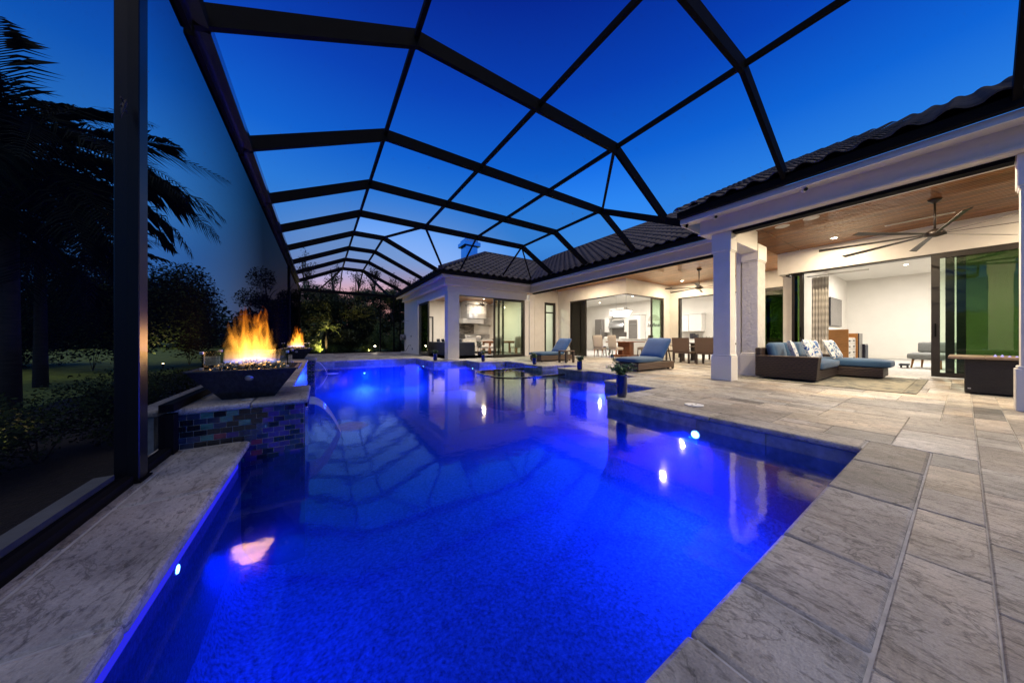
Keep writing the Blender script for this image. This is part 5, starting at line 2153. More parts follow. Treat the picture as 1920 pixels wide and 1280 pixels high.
# near room: television, cabinet, curtain, chair
tv = thing('television', 'large dark television on the left wall of the bedroom', 'television', (19.2, 3.12, 1.4))
MB().cbox(18.1, 20.2, 3.085, 3.13, 1.45, 2.68, .006).ob('bezel', BLACK, tv)
MB().box(18.13, 20.17, 3.083, 3.0845, 1.48, 2.65).ob('screen', mat('television_screen', (.13, .12, .115), .25), tv)
cb = thing('cabinet', 'honey wood cabinet with mirrored drawers inside the bedroom behind the sofa', 'cabinet', (15.0, 2.2, 0))
MB().cbox(14.93, 14.97, 2.13, 2.66, 0, 1.22, .005).ob('side_panel', OAK, cb)
MB().cbox(16.50, 16.54, 2.13, 2.66, 0, 1.10, .005).ob('side_panel', OAK, cb)
MB().cbox(16.541, 17.2, 2.10, 2.66, 0, 1.10, .005).ob('side_panel', BLACK, cb)
MB().cbox(14.971, 16.499, 2.20, 2.66, .0, .96, .005).ob('carcass', OAK, cb)
MB().cbox(14.971, 16.499, 2.63, 2.66, .961, 1.15, .005).ob('back_panel', OAK, cb)
MIR = mat('mirror_drawer', (.62, .60, .55), .25, .2)
for r_ in range(4):
    for c_ in range(2):
        x0 = 15.05 + c_ * .70
        z0 = .12 + r_ * .205
        d = MB().cbox(x0, x0 + .68, 2.17, 2.199, z0, z0 + .195, .006).ob('drawer', MIR, cb)
        MB().cbox(x0 + .24, x0 + .44, 2.15, 2.1695, z0 + .08, z0 + .12, .003).ob('handle', BLACK, d)
vz = thing('vase', 'small dark round vase standing on the honey wood cabinet', 'vase', (15.05, 2.4, .962), world=False)
MB().lathe([(.05, 0), (.09, .06), (.08, .14), (.04, .18), (.05, .20)], n=16).ob('vase_body', BLACK, vz, (0, 0, 0))
bx = thing('speaker_box', 'low dark box beside the honey wood cabinet', 'box', (17.6, 2.2, 0))
MB().cbox(17.3, 17.9, 2.05, 2.6, 0, .70, .01).ob('body', BLACK, bx)
MB().box(17.33, 17.87, 2.04, 2.049, .05, .65).ob('front', CHAR, bx)
# curtain: folded cloth with pale stripes
cm = bpy.data.materials.new('striped_sheer')
cm.use_nodes = True
t = cm.node_tree
b = t.nodes['Principled BSDF']
b.inputs['Roughness'].default_value = .9
g = N(t, 'ShaderNodeNewGeometry')
wv = N(t, 'ShaderNodeTexWave', wave_type='BANDS', bands_direction='Z')
wv.inputs['Scale'].default_value = 1.55
wv.inputs['Distortion'].default_value = 1.2
t.links.new(g.outputs['Position'], wv.inputs['Vector'])
c = N(t, 'ShaderNodeMix', data_type='RGBA')
c.inputs[6].default_value = (.46, .44, .40, 1)
c.inputs[7].default_value = (.66, .63, .58, 1)
t.links.new(wv.outputs['Fac'], c.inputs[0])
t.links.new(c.outputs[2], b.inputs['Base Color'])
cu = thing('curtain', 'striped grey and white curtain gathered at the bedroom corner', 'curtain', (12.5, 2.3, 0))
q = MB()
n = 40
vs = []
for zz in (0.04, 1.4, 2.74):
    for k in range(n + 1):
        u = k / n
        vs.append((12.42 + .05 * math.sin(u * 34) + (.01 * zz), 2.16 + .36 * u, zz))
fs = [(j * (n + 1) + k, j * (n + 1) + k + 1, (j + 1) * (n + 1) + k + 1, (j + 1) * (n + 1) + k) for j in range(2) for k in range(n)]
q.add(vs, fs, True)
q.ob('cloth', cm, cu)
MB().tube([(12.45, 1.4, 2.78), (12.45, 2.62, 2.78)], .016, 8).ob('curtain_rod', PAINT, cu)


def easychair(x, y, label):
    th = thing('armless_chair', label, 'chair', (x, y, 0), world=False)
    soft(-.36, .36, -.36, .36, .27, .46, .06, .02).ob('seat', GREYF, th, (0, 0, 0))
    soft(-.36, .36, .24, .40, .46, .80, .06, .0).ob('backrest', GREYF, th, (0, 0, 0))
    for a in (-.28, .28):
        for b_ in (-.28, .28):
            MB().tube([(a, b_, 0), (a * .9, b_ * .9, .27)], [.018, .028], 8).ob('leg', OAK, th, (0, 0, 0))
    th.rotation_euler = (0, 0, -math.pi / 2 - .3)


easychair(15.6, .55, 'grey armless chair inside the bedroom left of the dark door leaves')
sh_ = thing('slipper_stool', 'flat dark footrest beside the grey armless chair in the bedroom', 'footrest', (15.3, 1.0, 0))
MB().cbox(15.1, 15.45, .92, 1.12, .07, .13, .02).ob('pad', CHAR, sh_)
for a in (15.14, 15.41):
    for b_ in (.96, 1.08):
        MB().box(a - .012, a + .012, b_ - .012, b_ + .012, 0, .069).ob('leg', LEG, sh_)


# kitchen
def pchair(x, y, rz, m, label, group):
    th = thing('parsons_chair', label, 'chair', (x, y, 0), group, rz, False)
    soft(-.24, .24, -.25, .25, .36, .50, .04, .01, 4).ob('seat', m, th, (0, 0, 0))
    xf(soft(-.24, .24, -.05, .05, 0, .62, .04, 0, 4), Matrix.Translation((0, -.24, .46)) @ Matrix.Rotation(.12, 4, 'X')).ob('backrest', m, th, (0, 0, 0))
    for a in (-.20, .20):
        for b_ in (-.22, .22):
            MB().tube([(a, b_ * 1.15, 0), (a, b_, .37)], [.014, .024], 8).ob('leg', WAL if m is BEIGE else LEG, th, (0, 0, 0))


kt = thing('breakfast_table', 'reddish wood pedestal table inside the kitchen corner', 'table', (13.0, 9.3, 0))
MB().cbox(12.15, 13.85, 8.85, 9.95, .72, .765, .012).ob('table_top', WAL, kt)
MB().cbox(12.85, 13.20, 9.05, 9.75, .10, .719, .012).ob('pedestal', WAL, kt)
MB().cbox(12.55, 13.5, 8.95, 9.85, 0, .099, .012).ob('plinth', WAL, kt)
G = 'upholstered chairs round the kitchen table'
pchair(11.75, 9.95, -math.pi / 2 + .3, BEIGE, 'beige high-backed chair at the left of the kitchen table', G)
pchair(12.35, 10.45, -math.pi / 2 - .5, TAUPE, 'taupe high-backed chair behind the kitchen table, second from left', G)
pchair(11.95, 9.15, -math.pi / 2 - .1, BEIGE, 'beige chair hidden low behind the plant sprigs at the kitchen table', G)
pchair(13.3, 8.55, .15, TAUPE, 'taupe high-backed chair at the right end of the kitchen table', G)
for (x, y, lab) in ((15.3, 12.2, 'white bar stool back left at the kitchen island'), (15.6, 11.3, 'white bar stool back right at the kitchen island')):
    th = thing('bar_stool', lab, 'stool', (x, y, 0), 'white stools at the kitchen island', world=False)
    soft(-.22, .22, -.25, .25, .60, .70, .03, .01, 4).ob('seat', CAB, th, (0, 0, 0))
    soft(-.24, -.18, -.28, .28, .70, 1.02, .03, .0, 4).ob('backrest', CAB, th, (0, 0, 0))
    for a in (-.18, .18):
        for b_ in (-.2, .2):
            MB().tube([(a * 1.1, b_ * 1.1, 0), (a, b_, .61)], .016, 8).ob('leg', STEEL, th, (0, 0, 0))
isl = thing('kitchen_island', 'white kitchen island with pale stone counter', 'kitchen island', (15.4, 9.4, 0))
MB().cbox(15.0, 16.1, 8.9, 11.0, 0, .86, .008).ob('cabinet', CAB, isl)
MB().cbox(14.94, 16.16, 8.8, 11.1, .861, .905, .008).ob('counter', STONEW, isl)
fa = thing('faucet', 'tall arched steel faucet on the kitchen island', 'faucet', (15.3, 9.75, .906), world=False)
MB().tube([(0, 0, 0), (0, 0, .30)] + [(0, -.10 + .10 * math.cos(a), .30 + .10 * math.sin(a)) for a in [i * math.pi / 8 for i in range(1, 9)]] + [(0, -.20, .2)], .012, 8).ob('spout', STEEL, fa, (0, 0, 0))
MB().lathe([(.03, 0), (.02, .04)], n=12).ob('base', STEEL, fa, (0, 0, 0))
# chandelier: tapered crystal box on two rods
ch = thing('chandelier', 'bright tapered crystal chandelier hanging on two rods in the kitchen', 'chandelier', (14.0, 10.4, 3.55), world=False)
q = MB()
q.add([(-.16, -.36, -1.42), (.16, -.36, -1.42), (.16, .36, -1.42), (-.16, .36, -1.42), (-.25, -.52, -1.12), (.25, -.52, -1.12), (.25, .52, -1.12), (-.25, .52, -1.12)],
      [(3, 2, 1, 0), (4, 5, 6, 7), (0, 1, 5, 4), (1, 2, 6, 5), (2, 3, 7, 6), (3, 0, 4, 7)])
q.ob('crystal_shade', emis('crystal_glow', (1, .95, .88), 3.5), ch, (0, 0, 0))
MB().cbox(-.27, .27, -.54, .54, -1.119, -1.08, .006).ob('frame', STEEL, ch, (0, 0, 0))
for s in (-.32, .32):
    MB().tube([(0, s, -1.08), (0, s, 0)], .008, 8).ob('rod', STEEL, ch, (0, 0, 0))
lamp('POINT', 'chandelier_light', (0, 0, -1.6), 22, NEUT, ch, .2)


def kunit(name, label, cat, parts):
    x0 = min(p[2][0] for p in parts)
    th = thing(name, label, cat, (x0, sum(p[2][2] + p[2][3] for p in parts) / 2 / len(parts), 0))
    for nm, m, bx in parts:
        MB().cbox(*bx, .006).ob(nm, m, th)
    return th


kunit('refrigerator', 'tall grey refrigerator at the left of the kitchen wall', 'refrigerator',
      [('door', SLATE, (18.28, 18.33, 15.35, 16.0, .10, 2.42)), ('body', SLATE, (18.331, 18.95, 15.35, 16.0, .05, 2.42)), ('handle', STEEL, (18.25, 18.279, 15.40, 15.43, .8, 1.6))])
kunit('wall_oven', 'grey wall oven with steel door at the right of the kitchen wall', 'oven',
      [('door', SLATE, (18.28, 18.33, 12.30, 12.95, .72, 2.22)), ('cabinet', CAB, (18.331, 18.97, 12.1, 13.15, 0, 2.55)), ('handle', STEEL, (18.25, 18.279, 12.36, 12.90, 1.9, 1.93)), ('crown', CAB, (18.27, 18.98, 12.05, 13.2, 2.56, 2.64))])
kunit('kitchen_cabinets', 'white kitchen cabinets with stone counter along the back wall', 'cabinets',
      [('base_cabinet', CAB, (18.35, 18.98, 13.2, 15.3, 0, .86)), ('counter', STONEW, (18.30, 18.98, 13.2, 15.3, .861, .905)), ('upper_cabinet', CAB, (18.6, 18.98, 14.9, 15.33, 1.4, 2.5)),
       ('upper_cabinet', CAB, (18.6, 18.98, 13.2, 13.55, 1.4, 2.5)), ('backsplash', SLATE, (18.96, 18.985, 13.55, 14.89, .906, 1.8)), ('upper_cabinet', CAB, (18.6, 18.98, 13.56, 14.89, 2.62, 3.2))])
ho = thing('range_hood', 'curved steel range hood over the kitchen cooker', 'range hood', (18.6, 14.2, 1.8))
prof = [(0.0, .10), (0.0, 0.0), (.50, 0.0), (.50, .08), (.42, .28), (.25, .46), (.10, .56), (0, .58)]
q = MB()
n = len(prof)
vs = [(18.97 - a, 13.58, 1.72 + z) for a, z in prof] + [(18.97 - a, 14.86, 1.72 + z) for a, z in prof]
fs = [tuple(range(n)), tuple(reversed(range(n, 2 * n)))] + [(i, n + i, n + (i + 1) % n, (i + 1) % n) for i in range(n)]
q.add(vs, fs)
q.ob('canopy', STEEL, ho)
MB().cbox(18.45, 18.47, 13.6, 14.84, 1.725, 1.75, .004).ob('rail', STEEL, ho)
uc = kunit('pantry_cabinets', 'white pantry cabinets seen through the rear porch opening', 'cabinets',
           [('upper_cabinet', CAB, (18.5, 18.98, 8.3, 9.0, 1.35, 2.35)), ('upper_cabinet', CAB, (18.5, 18.98, 9.02, 9.8, 1.35, 2.35)), ('crown', CAB, (18.46, 18.985, 8.25, 9.85, 2.351, 2.42)),
            ('base_cabinet', CAB, (18.4, 18.98, 8.3, 9.8, 0, .86)), ('counter', STONEW, (18.36, 18.98, 8.3, 9.8, .861, .905))])
cf = kunit('coffee_maker', 'small black coffee maker on the pantry counter', 'coffee maker', [('body', BLACK, (18.5, 18.75, 8.75, 8.95, .906, 1.22)), ('jug', BLACK, (18.45, 18.62, 8.50, 8.68, .906, 1.15))])
pd = kunit('inner_doors', 'dark narrow double door on the far kitchen wall', 'door', [('door_leaf', BLACK, (14.9, 15.5, 17.44, 17.49, 0, 2.42)), ('door_leaf', BLACK, (15.56, 16.5, 17.44, 17.49, 0, 2.42)), ('mullion', STEEL, (15.505, 15.555, 17.43, 17.49, 0, 2.42))])
# sign in script letters and arched plaque
cvt = bpy.data.curves.new('script_text', 'FONT')
cvt.body = 'la Bea'
cvt.size = .36
cvt.extrude = .008
cvt.shear = .3
cvt.align_x = 'CENTER'
tmp = bpy.data.objects.new('tmp', cvt)
COL.objects.link(tmp)
bpy.context.view_layer.update()
me = bpy.data.meshes.new_from_object(tmp.evaluated_get(bpy.context.evaluated_depsgraph_get()))
bpy.data.objects.remove(tmp)
me.materials.clear()
me.materials.append(BLACK)
sg = mk('script_sign', me, None, (18.985, 11.55, 1.72), (math.pi / 2, 0, -math.pi / 2))
tag(sg, 'black script word sign on the white kitchen wall beside the oven', 'sign')
pq = thing('wall_plaque', 'pale arched plaque above the script sign on the kitchen wall', 'plaque', (18.98, 11.5, 2.2))
q = MB()
pts = [(11.5 + .42 * math.cos(a), 2.12 + .42 * math.sin(a)) for a in [i * math.pi / 14 for i in range(15)]]
q.add([(18.975, y, z) for y, z in pts] + [(18.99, y, z) for y, z in pts], [tuple(range(15)), tuple(reversed(range(15, 30)))] + [(i, 15 + i, 15 + (i + 1) % 15, (i + 1) % 15) for i in range(15)])
q.ob('plate', mat('plaque', (.50, .46, .41), .6, var=.2, scale=5), pq)

# wing: sectional, dining, hood, grill
sw = thing('grey_sectional', 'charcoal sectional sofa inside the wing seen from behind', 'sofa', (5.6, 14.4, 0))
MB().cbox(5.30, 6.50, 13.35, 13.55, .06, .74, .03).ob('back', CHAR, sw)
MB().cbox(5.10, 5.299, 13.35, 16.8, .06, .74, .03).ob('back', CHAR, sw)
soft(5.31, 6.50, 13.56, 14.4, .10, .45, .04, .01).ob('seat', CHAR, sw)
soft(5.31, 6.10, 14.41, 16.8, .10, .45, .04, .01).ob('seat', CHAR, sw)
for a, b_ in ((5.15, 13.4), (6.42, 13.42), (5.15, 16.7), (6.42, 14.3)):
    MB().box(a - .02, a + .02, b_ - .02, b_ + .02, 0, .059).ob('foot', LEG, sw)
PB = mat('dark_pillow', (.02, .022, .03), .9)
PG = mat('patterned_grey_pillow', (.18, .18, .19), .9, var=.8, scale=14)
pillow(5.42, 14.9, .70, 1.5, -.25, 'black pillow on the charcoal sectional seen through the wing side opening', PB, .42, 'pillows on the wing sofa')
pillow(5.42, 15.6, .70, 1.6, -.25, 'grey patterned pillow on the charcoal sectional', PG, .42, 'pillows on the wing sofa')
pillow(5.75, 13.66, .70, .1, -.3, 'dark pillow on the charcoal sectional right of the wing column', PB, .42, 'pillows on the wing sofa')
wt = thing('wing_table', 'dark reddish wood dining table inside the wing', 'table', (9.0, 15.4, 0))
MB().cbox(8.15, 10.2, 14.9, 15.9, .72, .77, .01).ob('table_top', WAL, wt)
MB().cbox(8.2, 10.15, 14.95, 15.85, .64, .719, .006).ob('apron', WAL, wt)
for a, b_ in ((8.25, 15.0), (10.1, 15.0), (8.25, 15.8), (10.1, 15.8)):
    MB().cbox(a - .05, a + .05, b_ - .05, b_ + .05, 0, .639, .008).ob('leg', WAL, wt)
G = 'beige chairs at the wing dining table'
pchair(7.80, 15.0, -math.pi / 2, BEIGE, 'beige dining chair, left of two inside the wing', G)
pchair(8.35, 14.55, 0.1, BEIGE, 'beige dining chair, right of two inside the wing', G)
pchair(9.7, 14.5, 0, BEIGE, 'beige dining chair behind the greenish wing door glass', G)
bf = thing('flower_bowl', 'bowl with yellow flowers on the wing dining table', 'bowl', (8.75, 15.3, .771), world=False)
MB().lathe([(.06, 0), (.16, .08), (.17, .10), (.15, .10)], n=18).ob('bowl', BLACK, bf, (0, 0, 0))
q = MB()
leaves(q, 70, (0, 0, .17), (.17, .17, .10), .08, pr)
q.ob('flowers', mat('yellow_flower', (.45, .30, .03), .6, var=.4, scale=12), bf, (0, 0, 0))
hw = thing('wing_hood', 'large curved steel hood with pale upper duct inside the wing', 'range hood', (9.0, 18.7, 1.9))
q = MB()
n = 14
arc = [(8.4 + 1.5 * k / n, 18.5 - .32 * math.sin(math.pi * k / n) ** .7) for k in range(n + 1)]
for (za, zb, nm, m) in ((2.62, 3.515, 'upper_duct', mat('hood_grey', (.50, .50, .50), .5, .2)), (2.30, 2.619, 'band', STEEL)):
    q = MB()
    poly = arc + [(9.9, 19.5), (8.4, 19.5)]
    q.prism(poly, za, zb)
    q.ob(nm, m, hw)
MB().cbox(8.1, 9.7, 18.55, 19.6, 1.95, 2.299, .02).ob('canopy', STEEL, hw)
sp_ = thing('stone_backsplash', 'rough stacked stone panel behind the wing grill', 'wall panel', (8.7, 19.7, 1.0))
SM_ = mat('stacked_stone', (.23, .20, .17), .8, var=.5, scale=9, rand=.5, bump=.5)
srr = random.Random(9)
z = .92
while z < 1.96:
    hh = srr.uniform(.06, .10)
    x = 7.6
    while x < 9.45:
        w = srr.uniform(.12, .3)
        MB().cbox(x, min(9.5, x + w) - .008, 19.70 - srr.uniform(0, .03), 19.78, z, z + hh - .008, .006).ob('stone', SM_, sp_)
        x += w
    z += hh
gr = thing('gas_grill', 'stainless built-in grill below the wing hood', 'grill', (8.9, 19.2, 0))
MB().cbox(8.3, 9.5, 18.9, 19.68, .0, .88, .01).ob('cabinet', STONEW, gr)
q = MB()
pg = [(18.9, .881), (18.9, 1.0), (19.05, 1.2), (19.4, 1.26), (19.66, 1.2), (19.66, .881)]
q.add([(8.45, a, b_) for a, b_ in pg] + [(9.35, a, b_) for a, b_ in pg], [tuple(range(6)), tuple(reversed(range(6, 12)))] + [(i, 6 + i, 6 + (i + 1) % 6, (i + 1) % 6) for i in range(6)])
q.ob('hood', STEEL, gr)
MB().tube([(8.55, 18.87, 1.03), (9.25, 18.87, 1.03)], .014, 8).ob('handle', STEEL, gr)
ct = thing('wing_counter', 'pale counter with speckled splash along the back wall of the wing', 'counter', (10.2, 19.3, 0))
MB().cbox(9.52, 10.8, 19.1, 19.78, 0, .86, .008).ob('cabinet', CAB, ct)
MB().cbox(9.51, 10.82, 19.05, 19.78, .861, .905, .006).ob('counter', STONEW, ct)
MB().cbox(9.51, 10.82, 19.74, 19.785, .906, 1.22, .003).ob('splash', mat('mosaic_splash', (.32, .31, .30), .3, var=.8, scale=40), ct)
MB().cbox(9.9, 10.8, 19.45, 19.785, 1.93, 2.5, .006).ob('upper_cabinet', mat('grey_cabinet', (.40, .39, .38), .4), ct)
pl_ = thing('fiddle_fig', 'small dark-leaved house plant beside the charcoal sectional in the wing', 'plant', (6.85, 13.5, 0), world=False)
MB().lathe([(.10, 0), (.14, .25), (.13, .25)], n=16).ob('pot', BLACK, pl_, (0, 0, 0))
MB().tube([(0, 0, .2), (.02, .01, .75)], .012, 6).ob('stem', STEM, pl_, (0, 0, 0))
q = MB()
leaves(q, 40, (0, 0, .65), (.16, .16, .26), .17, pr)
q.ob('foliage', LEAFD, pl_, (0, 0, 0))
rg = thing('wing_rug', 'dark mottled rug under the wing dining chairs', 'rug', (8.6, 14.6, 0))
MB().cbox(7.2, 10.4, 14.0, 16.2, -.006, .004, .002).ob('pile', mat('mottled_rug', (.22, .21, .2), .95, var=.9, scale=7), rg)

# outdoor shower wall: pipes, hose reel
sw_ = thing('outdoor_shower', 'thin steel outdoor shower arm on the white wing wall', 'shower', (4.6, 18.9, 1.0))
MB().tube([(4.62, 18.9, 2.02), (4.30, 18.9, 2.02), (4.30, 18.9, 1.95)], .012, 6).ob('arm', STEEL, sw_)
MB().lathe([(.07, 1.94), (.07, 1.955)], 4.30, 18.9, 14).ob('shower_head', STEEL, sw_)
MB().tube([(4.62, 18.9, 1.85), (4.45, 18.9, 1.85), (4.45, 18.9, 2.0)], .008, 6).ob('brace', STEEL, sw_)
hr = thing('hose_reel', 'grey wall-mounted hose reel with hanging hose by the wing corner', 'hose reel', (4.5, 19.7, 1.0))
q = MB().tube([(4.60, 19.75, 1.0), (4.38, 19.75, 1.0)], .17, 18)
q.ob('drum', mat('reel_grey', (.16, .16, .17), .5), hr)
MB().tube([(4.36, 19.75, 1.0), (4.34, 19.75, 1.0)], .19, 18).ob('flange', mat('reel_grey', (.16, .16, .17), .5), hr)
MB().tube([(4.5, 19.6, .95), (4.5, 19.55, .5), (4.52, 19.5, .15), (4.5, 19.2, .12), (4.55, 18.9, .3), (4.58, 18.7, .5)], .012, 6).ob('hose', LEG, hr)
for (y_, z_, lab, s_) in ((18.3, 1.06, 'small grey tap on the white wing wall', .05), (18.0, .30, 'dark wall outlet low on the white wing wall', .06), (18.5, .5, 'small valve plate on the white wing wall', .04)):
    th = thing('wall_fitting', lab, 'wall fitting', (4.6, y_, z_))
    MB().cbox(4.606, 4.629, y_ - s_, y_ + s_, z_ - s_, z_ + s_, .004).ob('plate', mat('fitting_grey', (.2, .2, .2), .4), th)
    MB().cbox(4.585, 4.6055, y_ - s_ * .4, y_ + s_ * .4, z_ - s_ * .4, z_ + s_ * .4, .004).ob('knob', STEEL, th)
lz = thing('lizard', 'tiny dark lizard clinging to the screen beside the tall near post', 'lizard', (-.99, 2.75, 2.3), world=False)
MB().tube([(0, .04, .055), (0, .03, .035), (0, .01, 0), (0, -.005, -.04), (.0, -.02, -.09)], [.004, .008, .011, .007, .002], 6).ob('body', LEG, lz, (0, 0, 0))
q = MB()
for s in (-1, 1):
    for zz in (.02, -.025):
        q.tube([(0, .01, zz), (.0, .01 + s * .03, zz + .015), (0, .01 + s * .035, zz)], .003, 4)
q.ob('legs', LEG, lz, (0, 0, 0))

# ================================================================== garden
gr_ = random.Random(21)
BARK = mat('tree_bark', (.045, .035, .028), .9, var=.4, scale=8, bump=.6)
PALMT = mat('palm_trunk', (.03, .025, .018), .9, var=.4, scale=6, stretch=(1, 1, 6), bump=.6)
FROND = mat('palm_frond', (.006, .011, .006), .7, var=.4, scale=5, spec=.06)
FRONDY = mat('young_palm_frond', (.09, .13, .03), .5, var=.35, scale=5)


def frond_mesh(name, L, n, ll, m, droop=.55, w=.018):
    q = MB()
    pts = []
    for k in range(n + 1):
        u = k / n
        pts.append(Vector((L * (u - .12 * u * u), 0, L * (.42 * u - droop * u * u * 1.15))))
    q.tube(pts, [.016 * (1 - .85 * k / n) for k in range(n + 1)], 4, False)
    for k in range(2, n):
        for sub in (0, .5):
            u = (k + sub) / n
            i = min(n - 1, int(u * n))
            f = u * n - i
            p = pts[i].lerp(pts[i + 1], f)
            d = (pts[i + 1] - pts[i]).normalized()
            for s in (-1, 1):
                le = ll * math.sin(math.pi * min(1, .15 + .85 * u)) ** .6 * gr_.uniform(.65, 1.15)
                dirv = (d * .75 + Vector((0, s, 0)) * .75 + Vector((0, 0, gr_.uniform(-.05, .25)))).normalized()
                tip = p + dirv * le + Vector((0, 0, -gr_.uniform(.2, .55) * le))
                mid = p + dirv * le * .5 + Vector((0, 0, .0))
                wv_ = d * w
                q.add([p - wv_ * .5, p + wv_ * .5, mid + wv_ * .6, tip, mid - wv_ * .6], [(0, 1, 2, 3, 4)])
    return q.mesh(name, m)


def palm(x, y, z0, zc, L, nf, ll, label, m, tr=.13, cat='palm tree', lean=(0, 0), n=16, w=.018, up=(-.5, 1.1)):
    th = thing('palm_tree', label, cat, (x, y, z0), world=False)
    h = zc - z0
    MB().tube([(0, 0, -.3), (lean[0] * .3, lean[1] * .3, h * .4), (lean[0], lean[1], h)], [tr * 1.25, tr, tr * .8], 10).ob('trunk', PALMT, th, (0, 0, 0))
    ms = [frond_mesh('frond', L * s, n, ll, m, d, w) for s, d in ((1, .5), (.92, .8), (.85, .3))]
    for k in range(nf):
        a = k * 2.39996 + gr_.uniform(-.2, .2)
        mk('frond', ms[k % 3], th, (lean[0], lean[1], h), (gr_.uniform(-.25, .25), -gr_.uniform(*up), a))
    return th


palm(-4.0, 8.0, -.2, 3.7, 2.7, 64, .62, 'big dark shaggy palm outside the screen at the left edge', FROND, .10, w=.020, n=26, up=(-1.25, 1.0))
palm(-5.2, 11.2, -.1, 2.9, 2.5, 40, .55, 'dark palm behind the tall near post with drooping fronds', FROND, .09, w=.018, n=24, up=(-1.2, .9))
palm(.35, 23.2, -.22, 1.55, 1.1, 16, .32, 'small palm lit yellow from below behind the far end of the pool', FRONDY, .07, 'palm tree', n=12, w=.02, up=(-.4, .7))


def shrub(x, y, z, s, n, leaf, m, label, group, cat='shrub', lumps=5):
    th = thing('shrub', label, cat, (x, y, z), group, world=False)
    q = MB()
    for k in range(lumps):
        c = (gr_.uniform(-.5, .5) * s[0], gr_.uniform(-.5, .5) * s[1], s[2] * gr_.uniform(.35, .75))
        leaves(q, n // lumps, c, (s[0] * gr_.uniform(.35, .6), s[1] * gr_.uniform(.35, .6), s[2] * gr_.uniform(.3, .5)), leaf, gr_, .5)
    tag(q.ob('foliage', m, th, (0, 0, 0)), kind='stuff')
    q = MB()
    for k in range(4):
        q.tube([(0, 0, -.05), (gr_.uniform(-.3, .3) * s[0], gr_.uniform(-.3, .3) * s[1], s[2] * .45)], [.008, .004], 5, False)
    q.ob('stem', BARK, th, (0, 0, 0))
    return th


SG = 'low shrubs outside the left screen'
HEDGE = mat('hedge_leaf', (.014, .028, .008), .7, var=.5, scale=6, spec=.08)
for k, (x, y, lab) in enumerate(((-2.0, 2.6, 'nearest low dark shrub outside the screen at the bottom left'), (-2.4, 3.5, 'low shrub lit by the yellow garden light at the left'),
                                 (-2.1, 4.5, 'low shrub right of the yellow garden light outside the screen'), (-3.0, 4.1, 'low dark shrub at the far left edge behind the screen'),
                                 (-1.9, 5.5, 'low shrub just behind the tall near post'), (-2.2, 6.9, 'shrub with a yellow lit patch behind the nearer fire bowl'),
                                 (-3.3, 5.6, 'low dark shrub on the edge of the lawn behind the post'))):
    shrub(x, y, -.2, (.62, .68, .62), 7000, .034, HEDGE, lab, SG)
BG = 'dark bushes beyond the lawn'
for k, (x, y, s, lab) in enumerate(((-10.5, 15, (2.6, 2.2, 2.6), 'leftmost dark bush beyond the lawn'), (-8.6, 17.5, (2.4, 2.2, 3.0), 'dark bush beyond the lawn behind the big palm'),
                                    (-6.2, 15.5, (2.2, 2.0, 3.4), 'tall dark bush behind the tall near post'), (-4.4, 17, (1.9, 2.4, 3.9), 'tall rounded bush left of the nearer flame'),
                                    (-13.5, 17.5, (3, 2.4, 3.2), 'dark bush at the far left horizon'))):
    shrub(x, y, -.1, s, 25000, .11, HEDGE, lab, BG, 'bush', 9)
EG = 'garden plants behind the far end screen'
for (x, y, s, m, lab) in ((-.5, 22.6, (.7, .5, 1.2), LEAFY, 'leafy bush left of the small lit palm'), (2.6, 22.2, (.55, .4, .65), LEAFY, 'bright yellow-lit shrub at the foot of the far screen'),
                          (4.35, 22.4, (.5, .6, 1.9), LEAF, 'tall leafy bush at the right end of the far screen'), (1.2, 24.6, (2.2, .8, .9), LEAF, 'low hedge behind the far screen left of centre'),
                          (3.6, 25.0, (1.8, .8, 1.0), LEAF, 'low hedge behind the far screen right of centre'), (3.5, 23.2, (.6, .6, 2.2), LEAF, 'slim tree-like bush between the right posts of the far screen')):
    shrub(x, y, -.22, s, 3600, .07, m, lab, EG)


def tree(x, y, h, cw, n, leaf, label, m, group, bare=False, zb=.3):
    th = thing('tree', label, 'tree', (x, y, -.2), group, world=False)
    q = MB()
    q.tube([(0, 0, -.2), (gr_.uniform(-.2, .2), 0, h * .5), (gr_.uniform(-.3, .3), gr_.uniform(-.2, .2), h * .97)], [.018 * h, .012 * h, .004 * h], 7)
    tips = []
    for k in range(26 if bare else 12):
        a = gr_.uniform(0, 6.28)
        z0 = h * gr_.uniform(.35, .9)
        r = cw * gr_.uniform(.4, 1) * (1.25 - z0 / h)
        p0 = Vector((0, 0, z0))
        p2 = Vector((r * math.cos(a), r * math.sin(a), z0 + h * gr_.uniform(.05, .2)))
        q.tube([p0, (p0 + p2) / 2 + Vector((0, 0, .02 * h)), p2], [.005 * h, .0035 * h, .0015 * h], 5, False)
        tips.append(p2)
        if bare:
            for j in range(3):
                p3 = p2.lerp(p0, gr_.uniform(0, .6)) + Vector((gr_.gauss(0, .25), gr_.gauss(0, .25), gr_.uniform(.2, .7)))
                q.tube([p2.lerp(p0, .3), p3], [.002 * h, .001 * h], 4, False)
                tips.append(p3)
    q.ob('trunk', BARK, th, (0, 0, 0))
    q = MB()
    for k in range(16 if not bare else len(tips)):
        if bare:
            leaves(q, n // len(tips), tips[k], (.30, .30, .35), leaf, gr_, .6)
        else:
            z0 = gr_.uniform(zb, 1)
            c = (cw * gr_.uniform(-.75, .75) * (1.25 - z0), cw * gr_.uniform(-.75, .75) * (1.25 - z0), h * z0)
            leaves(q, n // 16, c, (cw * gr_.uniform(.25, .5), cw * gr_.uniform(.25, .5), h * gr_.uniform(.07, .15)), leaf, gr_, .5)
    tag(q.ob('crown', m, th, (0, 0, 0)), kind='stuff')


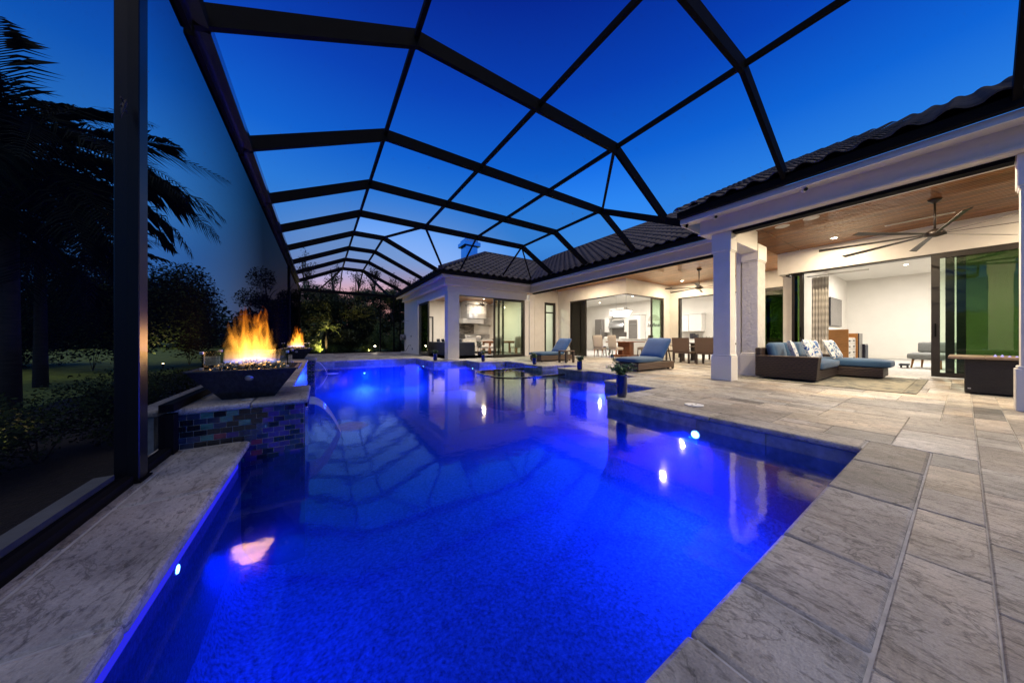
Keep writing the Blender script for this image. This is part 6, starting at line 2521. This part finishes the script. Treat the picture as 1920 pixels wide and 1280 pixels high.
TG = 'trees behind the far end of the pool'
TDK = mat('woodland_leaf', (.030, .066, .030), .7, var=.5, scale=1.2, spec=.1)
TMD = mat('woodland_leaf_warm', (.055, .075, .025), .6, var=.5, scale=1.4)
spec = [(-3.0, 27, 5.6, 2.2, 'dense dark tree at the far left corner of the screen'), (-.6, 29, 5.4, 2.3, 'dense tree behind the small lit palm'),
        (1.8, 28, 4.9, 2.1, 'dense tree right of the small lit palm'), (4.0, 30, 5.2, 2.4, 'dense tree in the middle of the far screen'),
        (6.2, 28.5, 4.8, 2.0, 'dense tree left of the white wing wall'), (8.0, 31, 5.8, 2.3, 'dense tree just above the wing eave'),
        (-1.8, 25.6, 4.9, 2.2, 'nearest dense tree at the left end of the far screen'), (.6, 26.0, 4.5, 2.2, 'nearest dense tree just right of the small palm'),
        (2.9, 25.8, 4.6, 2.2, 'nearest dense tree behind the bright path light'), (5.0, 26.2, 4.8, 2.2, 'nearest dense tree at the right end of the far screen')]
for (x, y, h, cw, lab) in spec:
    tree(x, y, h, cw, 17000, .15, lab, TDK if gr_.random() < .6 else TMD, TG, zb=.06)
spec = [(-1.2, 35, 9.0, 1.5, 'bare wispy tree against the pink sky, leftmost of the row'), (1.2, 36, 8.6, 1.5, 'bare wispy tree against the pink sky, left of the middle purlin'),
        (3.4, 35, 8.2, 1.3, 'bare wispy tree in the middle of the pink sky'), (5.2, 37, 8.9, 1.4, 'bare wispy tree against the pink sky, right of the middle'),
        (7.2, 36, 8.3, 1.4, 'bare wispy tree left of the wing roof'), (9.8, 38, 8.6, 1.5, 'bare wispy tree rising just over the wing eave')]
for (x, y, h, cw, lab) in spec:
    tree(x, y, h, cw, 1500, .16, lab, TDK, 'bare trees against the pink sky', True)
wd = MB()
for k in range(190):
    a = gr_.uniform(-1.7, .35)
    d = gr_.uniform(42, 70)
    x, y = d * math.sin(a), d * math.cos(a)
    leaves(wd, 120, (x, y, gr_.uniform(.2, 3.4) * d / 48), (3.0, 3.0, 1.6), .9, gr_, .5)
tag(wd.ob('distant_woods', TDK), 'dark mass of far-off woods along the horizon', 'woods', kind='stuff')

# garden lights
def gardenlight(x, y, z, pw, label, aim=(0, 0, 1), col=(1.0, .72, .30), tall=0.0):
    th = thing('garden_light', label, 'garden light', (x, y, z), 'small garden lights', world=False)
    MB().tube([(0, 0, -.05), (0, 0, .06 + tall)], .012, 8).ob('stake', BRONZE, th, (0, 0, 0))
    MB().lathe([(.02, .06 + tall), (.035, .10 + tall), (.035, .13 + tall)], n=12).ob('housing', BRONZE, th, (0, 0, 0))
    MB().lathe([(.028, .131 + tall), (.028, .137 + tall)], n=12).ob('lens', emis('garden_lens', (1.0, .75, .38), 30), th, (0, 0, 0))
    lamp('SPOT', 'garden_lamp', (0, 0, .16 + tall), pw, col, th, .03, (math.atan2(-aim[1], aim[2]), math.pi + math.atan2(-aim[0], aim[2]) * -1, 0), 2.4, .7)


gardenlight(-2.15, 4.0, -.15, 40, 'yellow garden light glowing among the low shrubs at the left')
gardenlight(-2.3, 7.0, -.1, 40, 'yellow garden light behind the nearer fire bowl')
gardenlight(.15, 22.55, -.2, 900, 'garden light shining up the small palm')
gardenlight(2.75, 21.9, -.2, 220, 'garden light at the bright shrub by the far screen', tall=.15)
gardenlight(4.15, 21.9, -.2, 90, 'garden light below the tall bush at the right of the far screen')
gardenlight(-4.6, 15.3, -.1, 160, 'garden light low in the tall bush left of the nearer flame')
pt = thing('path_light', 'small bright path light standing on the far deck edge', 'path light', (3.05, 21.35, -.2), world=False)
MB().tube([(0, 0, 0), (0, 0, .62)], .012, 8).ob('stake', BRONZE, pt, (0, 0, 0))
MB().lathe([(.05, .60), (.05, .64)], n=14).ob('lens', emis('path_lens', (1.0, .88, .66), 60), pt, (0, 0, 0))
MB().lathe([(.08, .641), (.02, .69)], n=14).ob('hat', BRONZE, pt, (0, 0, 0))
lamp('POINT', 'path_lamp', (0, -.06, .58), 12, (1, .85, .6), pt, .04)

for o_ in bpy.data.objects:
    if '_w' in o_:
        del o_['_w']
